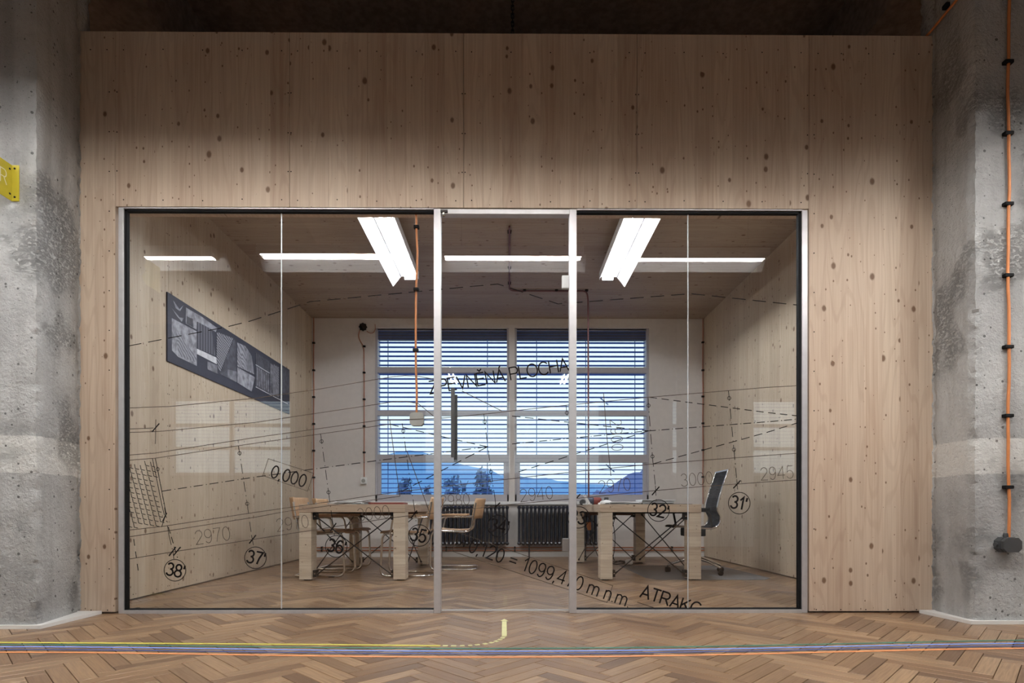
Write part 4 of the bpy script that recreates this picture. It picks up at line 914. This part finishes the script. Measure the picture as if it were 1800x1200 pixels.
# ================================================================== VINYL DRAWING ON THE GLASS
def ell(cx, cy, rx, ry, a0=0, a1=360, n=20): return [(cx + rx * math.cos(R(a0 + (a1 - a0) * k / n)), cy + ry * math.sin(R(a0 + (a1 - a0) * k / n))) for k in range(n + 1)]
_P = [(0, 0), (0, 1), (0.4, 1)] + ell(0.4, 0.74, 0.24, 0.26, 90, -90, 10) + [(0, 0.48)]
_E = [[(0.6, 1), (0, 1), (0, 0), (0.62, 0)], [(0, 0.53), (0.57, 0.53)]]; _A = [[(0, 0), (0.36, 1), (0.72, 0)], [(0.13, 0.33), (0.59, 0.33)]]
GL = {'A': (0.72, _A), 'E': (0.62, _E), 'P': (0.64, [_P]), 'Z': (0.66, [[(0.03, 1), (0.64, 1), (0, 0), (0.66, 0)]]), 'V': (0.7, [[(0, 1), (0.35, 0), (0.7, 1)]]),
      'N': (0.66, [[(0, 0), (0, 1), (0.66, 0), (0.66, 1)]]), 'L': (0.52, [[(0, 1), (0, 0), (0.52, 0)]]), 'O': (0.82, [ell(0.41, 0.5, 0.41, 0.5, n=24)]), 'C': (0.76, [ell(0.41, 0.5, 0.41, 0.5, 40, 320, 20)]),
      'H': (0.66, [[(0, 0), (0, 1)], [(0.66, 0), (0.66, 1)], [(0, 0.53), (0.66, 0.53)]]), 'T': (0.68, [[(0.34, 0), (0.34, 1)], [(0, 1), (0.68, 1)]]), 'R': (0.7, [_P, [(0.36, 0.48), (0.68, 0)]]),
      'K': (0.68, [[(0, 0), (0, 1)], [(0.64, 1), (0, 0.38)], [(0.22, 0.6), (0.68, 0)]]), 'Ě': (0.62, _E + [[(0.14, 1.3), (0.3, 1.13), (0.46, 1.3)]]), 'Á': (0.72, _A + [[(0.34, 1.1), (0.5, 1.3)]]),
      '0': (0.52, [ell(0.26, 0.5, 0.26, 0.5)]), '1': (0.36, [[(0.04, 0.72), (0.26, 1), (0.26, 0)]]), '2': (0.54, [ell(0.27, 0.73, 0.25, 0.27, 170, -35, 12) + [(0.0, 0), (0.54, 0)]]),
      '3': (0.52, [ell(0.25, 0.755, 0.22, 0.245, 160, -90, 12), ell(0.25, 0.265, 0.26, 0.265, 90, -160, 12)]), '4': (0.58, [[(0.43, 0), (0.43, 1), (0, 0.3), (0.58, 0.3)]]),
      '5': (0.52, [[(0.48, 1), (0.1, 1), (0.04, 0.5)] + ell(0.25, 0.32, 0.26, 0.32, 130, -155, 14)]), '6': (0.52, [ell(0.26, 0.31, 0.25, 0.31), ell(0.27, 0.5, 0.26, 0.5, 45, 200, 12)]),
      '7': (0.52, [[(0, 1), (0.52, 1), (0.3, 0.5), (0.18, 0)]]), '8': (0.52, [ell(0.26, 0.76, 0.21, 0.24), ell(0.26, 0.26, 0.26, 0.26)]), '9': (0.52, [ell(0.26, 0.69, 0.25, 0.31), ell(0.25, 0.5, 0.26, 0.5, -135, 20, 12)]),
      "'": (0.1, [[(0.06, 1.02), (0.03, 0.7)]]), ',': (0.12, [[(0.07, 0.05), (0.02, -0.17)]]), '.': (0.12, [[(0.04, 0.0), (0.04, 0.07)]]), '+': (0.56, [[(0.28, 0.2), (0.28, 0.75)], [(0, 0.47), (0.56, 0.47)]]), '=': (0.56, [[(0, 0.34), (0.56, 0.34)], [(0, 0.6), (0.56, 0.6)]]),
      'm': (0.82, [[(0, 0), (0, 0.7)], [(0, 0.45)] + ell(0.2, 0.48, 0.2, 0.22, 180, 0, 8) + [(0.4, 0)], [(0.4, 0.45)] + ell(0.6, 0.48, 0.2, 0.22, 180, 0, 8) + [(0.8, 0)]]), 'n': (0.48, [[(0, 0), (0, 0.7)], [(0, 0.42)] + ell(0.22, 0.46, 0.22, 0.24, 180, 0, 8) + [(0.44, 0)]]), ' ': (0.22, [])}
PSC = YG / F_PX      # metres per pixel on the glass
YD = YG - 0.0012
def strip2d(pts, w):
    # mitred flat strip along a pixel polyline, in pixel units
    n = len(pts); L_, R_ = [], []
    P = [Vector(p) for p in pts]
    closed = (P[0] - P[-1]).length < 1e-6 and n > 3
    for i in range(n):
        if closed: a = P[i - 1] if i > 0 else P[n - 2]; b = P[i + 1] if i < n - 1 else P[1]
        else: a = P[max(i - 1, 0)]; b = P[min(i + 1, n - 1)]
        d1_ = (P[i] - a); d2_ = (b - P[i])
        d1_ = d1_.normalized() if d1_.length > 1e-9 else d2_.normalized(); d2_ = d2_.normalized() if d2_.length > 1e-9 else d1_
        t = (d1_ + d2_)
        t = t.normalized() if t.length > 1e-6 else d1_
        nn = Vector((-t.y, t.x)); c = max(0.35, nn.dot(Vector((-d1_.y, d1_.x))))
        L_.append(P[i] + nn * w / 2 / c); R_.append(P[i] - nn * w / 2 / c)
    return L_, R_
ZCUT = [None]
def px_mesh(strokes, w, y=YD):
    m = MB(); lay = 0
    for st_ in strokes:
        if len(st_) < 2: continue
        a, b = strip2d(st_, w); n = len(a); lay += 1; yy = y - 0.00004 * (lay % 5)
        vs = [onY(p.x, p.y, yy) for p in a + b]
        m.add(vs, [(i, i + 1, n + i + 1, n + i) for i in range(n - 1)])
    return m
def text_strokes(txt, x, y, h, rot, wf=1.0, gap=0.16):
    # baseline start (x, y) in pixels; rot in degrees, positive = rising to the right
    out = []; cu = 0.0; c, s = math.cos(R(rot)), math.sin(R(rot))
    for chx in txt:
        adv, sts = GL[chx]
        for st_ in sts: out.append([(x + ((u * wf + cu) * c - v * s) * h, y - ((u * wf + cu) * s + v * c) * h) for u, v in st_])
        cu += (adv * wf + gap)
    return out
def decal_text(name, txt, x, y, h, rot, w, label, mat=M_INK, wf=1.0, gap=0.16, frame=None, cut=None):
    st_ = text_strokes(txt, x, y, h, rot, wf, gap); t = thing(name, label, 'lettering'); me = px_mesh(st_, w)
    o = me.obj('letters', mat, t)
    if cut is not None:
        bm = bmesh.new(); bm.from_mesh(o.data); bmesh.ops.bisect_plane(bm, geom=bm.verts[:] + bm.edges[:] + bm.faces[:], plane_co=(0, 0, cut), plane_no=(0, 0, -1), clear_outer=True); bm.to_mesh(o.data); bm.free()
    if frame: px_mesh([frame], 0.9).obj('border', M_INK2, t)
    return t
G_NUM = 'dimension figures on the glass'
decal_text('glass_lettering', 'ZPEVNĚNÁ PLOCHA', 756.5, 692, 22, 9.6, 2.3, 'black lettering ZPEVNĚNÁ PLOCHA across the glass door', gap=0.115)
decal_text('glass_lettering', '0,000', 475, 838, 21.5, -17, 2.4, 'boxed black figures 0,000 on the glass', gap=0.17, frame=[(471.5, 806), (551, 831.5), (540.5, 863), (462, 835.5), (471.5, 806)])
decal_text('glass_lettering', '+0,120 = 1099,470 m n.m.', 807, 963.5, 24, -19.3, 2.3, 'boxed black figures +0,120 = 1099,470 m n.m. low on the glass', gap=0.15, frame=[(804, 935), (1077, 1029), (1067, 1058.5), (796, 969), (804, 935)], wf=0.96)
decal_text('glass_lettering', 'ATRAKC', 1124.5, 1049, 22, -17.5, 2.9, 'bold black lettering ATRAK cut off by the bottom frame', gap=0.13, cut=gz(1070))
for txt, x, y, h, rot, place in (('2970', 345, 957, 24, 8, "between bubbles 38' and 37'"), ('2970', 488, 934, 22, 8, "between bubbles 37' and 36'"), ('3000', 630, 916, 22, 7, "between bubbles 36' and 35'"), ('2980', 775, 891, 20, 5, "between bubbles 35' and 34'"),
                                 ('2940', 915.5, 882, 22, 6, "between bubbles 34' and 33'"), ('2970', 1053.5, 867, 22, 6, "between bubbles 33' and 32'"), ('3000', 1198, 855, 22, 5, "between bubbles 32' and 31'"), ('2945', 1338, 844, 22, 4, "beyond bubble 31'"), ('2900', 1072, 738, 20, -86, 'written upright beside the office window transom')):
    t = decal_text('dimension_figure', txt, x, y, h, rot, 1.0, 'thin grey figures %s on the glass %s' % (txt, place), M_INK2, wf=1.0, gap=0.145 if rot > -50 else 0.2); t['group'] = G_NUM
# grid bubbles
for num, bx_, by_, axis in (("38'", 307.5, 1002, [(276, 819), (284, 860), (297, 940), (304, 970), (305.5, 982)]), ("37'", 449, 980, [(419, 783), (434.5, 885), (442, 940), (446, 961)]), ("36'", 591, 960, [(563.5, 762), (577.5, 865), (583, 905), (588, 941)]), ("35'", 737, 941, [(707, 744), (721, 846), (728, 890), (732, 922)]),
                            ("34'", 876, 924, [(850.5, 728), (863, 829), (870, 875), (873, 905)]), ("33'", 1017, 909, [(995, 712), (1006, 815), (1014, 890)]), ("32'", 1157.5, 897, [(1139, 699), (1146.8, 802), (1152, 853), (1153.5, 878)]), ("31'", 1299.5, 884, [(1280.5, 686), (1290, 790), (1295, 842), (1297, 865)])):
    t = thing('grid_bubble', "circled axis number %s on the glass with its dashed line" % num, 'lettering', group='axis bubbles on the glass')
    px_mesh([ell(bx_, by_, 19, 19, n=36)], 1.3).obj('circle', M_INK, t)
    px_mesh(text_strokes(num, bx_ - 16.0, by_ + 7.5, 21.5, -11, 1.04, 0.13), 3.1).obj('number', M_INK, t)
    ds_ = []
    for p, q in zip(axis[:-1], axis[1:]):
        p, q = Vector(p), Vector(q); ln = (q - p).length; pos = 0; k = 0
        while pos < ln:
            e_ = min(pos + (18 if k % 2 == 0 else 2.0), ln); ds_.append([tuple(p.lerp(q, pos / ln)), tuple(p.lerp(q, e_ / ln))]); pos = e_ + 6; k += 1
    for d_ in ds_: px_mesh([d_], 1.1).obj('axis_dash', M_INK, t)
    c1_ = Vector(axis[0]).lerp(Vector(axis[1]), 0.13); rings_ = [ell(c1_.x, c1_.y, 2.9, 2.9, n=14)]
    if num != "38'": rings_.append(ell(axis[1][0], axis[1][1], 2.9, 2.9, n=14))
    for d_ in rings_: px_mesh([d_], 1.0).obj('axis_ring', M_INK, t)
# lines of the drawing
dr = thing('elevation_drawing', 'fine black construction drawing lines spread over the glazing', 'drawing')
solid = [[(221, 717), (300, 714), (450, 699.5), (565, 683), (665, 666), (690, 662), (712, 660), (735, 661), (762, 666)], [(221, 760), (280, 758), (450, 742), (665, 710), (690, 706), (712, 705), (735, 709), (762, 731)],
         [(221, 800), (273, 796), (450, 768.5), (665, 738.5), (774, 735), (855, 727), (900, 722), (1000, 711.5), (1140, 698), (1350, 680.5), (1405, 677.5)], [(221, 809), (273, 805), (450, 778.5), (665, 748), (686, 745.5)],
         [(685, 737), (693, 800), (703, 872)], [(222, 932), (292, 924), (450, 900), (702, 864), (900, 841), (1000, 830), (1140, 816), (1350, 800), (1405, 796)], [(222, 944), (450, 908.5), (500, 899), (703, 872)],
         [(222, 983), (295, 971), (450, 947), (687, 910), (900, 886), (1000, 877), (1145, 862.5), (1232, 855), (1350, 846.5), (1405, 843)], [(812, 687), (882, 722)], [(715, 792), (755, 900)], [(274, 737), (273, 780)], [(221, 754), (270, 752)], [(1061, 691), (1066, 760), (1074, 836)], [(1120, 1058), (1150, 1068)]]
for s_ in solid: px_mesh([s_], 1.15).obj('solid_line', M_INK2, dr)
def dashes(pts, on, off, dot=False):
    out = []; left = 0; P = [Vector(p) for p in pts]; ac = [0]
    for a, b in zip(P[:-1], P[1:]): ac.append(ac[-1] + (b - a).length)
    def at(s):
        for i in range(len(P) - 1):
            if s <= ac[i + 1]: return P[i].lerp(P[i + 1], (s - ac[i]) / max(1e-9, ac[i + 1] - ac[i]))
        return P[-1]
    pos = 0.0
    while pos < ac[-1]:
        e_ = min(pos + on, ac[-1]); mids = [p for p, s in zip(P, ac) if pos < s < e_]; out.append([tuple(at(pos))] + [tuple(p) for p in mids] + [tuple(at(e_))])
        if dot: md = e_ + off / 2; out.append([tuple(at(min(md, ac[-1]))), tuple(at(min(md + 1.2, ac[-1])) + Vector((0.2, 0)))])
        pos = e_ + off
    return out
for pts, on, off, dot in (([(225, 608), (400, 574), (440, 564), (545, 530), (875, 499), (900, 507), (981, 534), (1215, 516), (1402, 536)], 24, 12, False), ([(285, 863), (450, 838), (552, 824), (665, 809), (740, 799.5), (857, 785)], 16, 12, True), ([(900, 780), (992, 771), (1140, 757), (1350, 741), (1405, 736)], 14, 10, True),
                          ([(686, 745.5), (785, 769), (857, 785)], 15, 8, False), ([(857, 785), (705, 864)], 18, 8, False), ([(900, 731), (1140, 757)], 15, 8, False), ([(1140, 757), (912, 829)], 16, 9, False), ([(1142, 698), (1342, 724), (1405, 731)], 13, 8, False), ([(1148, 815), (1347, 760), (1402, 743)], 15, 8, False), ([(235, 947), (243, 1003)], 12, 10, False), ([(296, 926), (312, 980)], 12, 6, False)):
    for d_ in dashes(pts, on, off, dot): px_mesh([d_], 1.4).obj('dash', M_INK, dr)
for a, b in (((1146, 870), (1159, 855)), ((1289, 858), (1302, 844)), ((438, 955), (450, 940)), ((297, 977), (309, 961)), ((305, 976), (317.5, 961)), ((581, 933), (591, 919)), ((870, 892), (879, 883)), ((267, 759), (280, 744)), ((1014, 875), (1020, 868)), ((286, 916), (293, 901)), ((722, 911), (733, 897))):
    px_mesh([[a, b]], 2.2).obj('tick', M_INK, dr)
for a, b in (((1055, 699), (1069, 711)), ((1065, 816), (1080, 829))): px_mesh([[a, b]], 2.4).obj('tick', M_INKB, dr)
# hatching of little angles inside the wedge at the left edge
hs = [[(273, 805), (292, 902), (284, 926)], [(268, 806), (274, 835), (279, 860), (284, 885), (289, 905)]]
for j in range(-3, 16):
    for i in range(-4, 14):
        x0 = 226 + i * 10.2 + j * 2.4; y0 = 814 + j * 9.0 + i * 1.6
        a, b, c = (x0, y0), (x0 + 1.6, y0 + 7.5), (x0 + 8.2, y0 + 9.3)
        xr = 271 + (max(a[1], c[1]) - 805) * 0.19
        if a[0] > 222 and c[0] < xr and a[1] > 810 - (a[0] - 222) * 0.06 and c[1] < 931 - (c[0] - 222) * 0.09: hs.append([a, b, c])
o = px_mesh(hs, 1.2).obj('hatching', M_INK, dr); o['kind'] = 'stuff'
# the one letter of the yellow sign
pts3 = MB()
p0, p1 = onX(0.5, 325, sgx), onX(12, 320, sgx)
hgt = 0.085; zb0 = onX(6, 321.5, sgx).z; yl = onX(0.5, 320, sgx).y
for st_ in GL['R'][1]:
    a, b = strip2d([(u * hgt * 0.72, v * hgt) for u, v in st_], 0.006); n = len(a)
    pts3.add([(sgx + 0.0008, yl + p.x, zb0 + p.y) for p in a + b], [(i, i + 1, n + i + 1, n + i) for i in range(n - 1)])
pts3.obj('letter', M_LETTER, sg)

# ================================================================== OUTDOORS
g = MB().box(-900, 900, 9.4, 900, -14.2, -14).obj('ground', M_GROUND); tag(g, 'dim meadow outside far below the windows', 'ground', kind='structure')
def ridge(name, label, sil, dist, mat, depth):
    # sil: skyline in pixels; the hill rises to it at the given distance and falls away behind
    m = MB(); vs = []; N = 60; rows_ = 6
    x0, x1 = sil[0][0], sil[-1][0]
    for r_ in range(rows_ + 1):
        t = r_ / rows_
        for i in range(N + 1):
            px = x0 + (x1 - x0) * i / N
            for (a, ya3), (b, yb3) in zip(sil[:-1], sil[1:]):
                if a <= px <= b: py = ya3 + (yb3 - ya3) * (px - a) / (b - a)
            top = onY(px, py, dist); hgt_ = top.z + 14 + 0.012 * dist * noise.noise(Vector((px * 0.13, dist, 0)))
            k = math.sin(math.pi * t) ** 0.8 if t <= 0.5 else math.sin(math.pi * t)
            vs.append((top.x, dist + (t - 0.5) * depth, -14 + hgt_ * k))
    fs = [(r_ * (N + 1) + i, r_ * (N + 1) + i + 1, (r_ + 1) * (N + 1) + i + 1, (r_ + 1) * (N + 1) + i) for r_ in range(rows_) for i in range(N)]
    o = m.add(vs, fs, True).obj(name, mat); tag(o, label, 'hill')
ridge('hill', 'far wooded ridge coloured pale haze blue outside the windows', [(300, 830), (640, 812), (690, 799), (725, 793), (762, 800), (800, 812), (860, 822), (914, 836), (960, 843), (1000, 846), (1050, 853), (1200, 860), (1500, 850)], 420.0, M_HILL1, 300)
ridge('hill', 'nearer wooded hill coloured dark haze violet outside the window', [(1030, 872), (1060, 862), (1090, 845), (1110, 832), (1131, 824), (1180, 812), (1300, 790), (1600, 780)], 160.0, M_HILL2, 110)
def tree(px, ptop, dist, wpx, label, seed):
    top = onY(px, ptop, dist); base = -14.0; t = thing('tree', label, 'tree', (top.x, dist, base), group='trees outside the window'); H = top.z - base; wr = wpx * dist / 1000 / 2
    tr = MB(); tr.tube([(0, 0, 0), (0.1, 0, H * 0.45), (0, 0.1, H * 0.9)], [0.25, 0.16, 0.05], 7); q = random.Random(seed)
    for k in range(9):
        a = q.uniform(0, 6.28); z0_ = H * q.uniform(0.4, 0.8); tr.tube([(0, 0, z0_), (wr * 0.8 * math.cos(a), wr * 0.8 * math.sin(a), z0_ + H * 0.14)], [0.07, 0.02], 5)
    tr.obj('trunk', M_BARK, t)
    cr = MB()
    for k in range(420):
        a = q.uniform(0, 6.28); ph = q.uniform(-1, 1); rr_ = q.uniform(0.35, 1.0) ** 0.5; cx_ = wr * rr_ * math.cos(a) * math.sqrt(1 - ph * ph); cy_ = wr * rr_ * math.sin(a) * math.sqrt(1 - ph * ph); cz_ = H * 0.70 + H * 0.27 * rr_ * ph
        s_ = q.uniform(0.25, 0.5); d_ = Vector((q.gauss(0, 1), q.gauss(0, 1), q.gauss(0, 1))).normalized(); e1 = d_.orthogonal().normalized() * s_; e2 = d_.cross(e1).normalized() * s_ * 0.6; c_ = Vector((cx_, cy_, cz_))
        cr.add([c_ - e1, c_ - e2, c_ + e1, c_ + e2], [(0, 1, 2, 3)])
    o = cr.obj('foliage', M_TREE, t); o['kind'] = 'stuff'
tree(712, 826, 60, 34, 'slim tree outside the window, beside the tall mast of branches', 1); tree(800, 818, 58, 62, 'broad tree outside the window behind the door handle', 2); tree(848, 806, 60, 36, 'tallest tree outside the window, reaching above the lowest transom', 3); tree(752, 845, 66, 30, 'low bushy tree outside the window between two taller ones', 4)
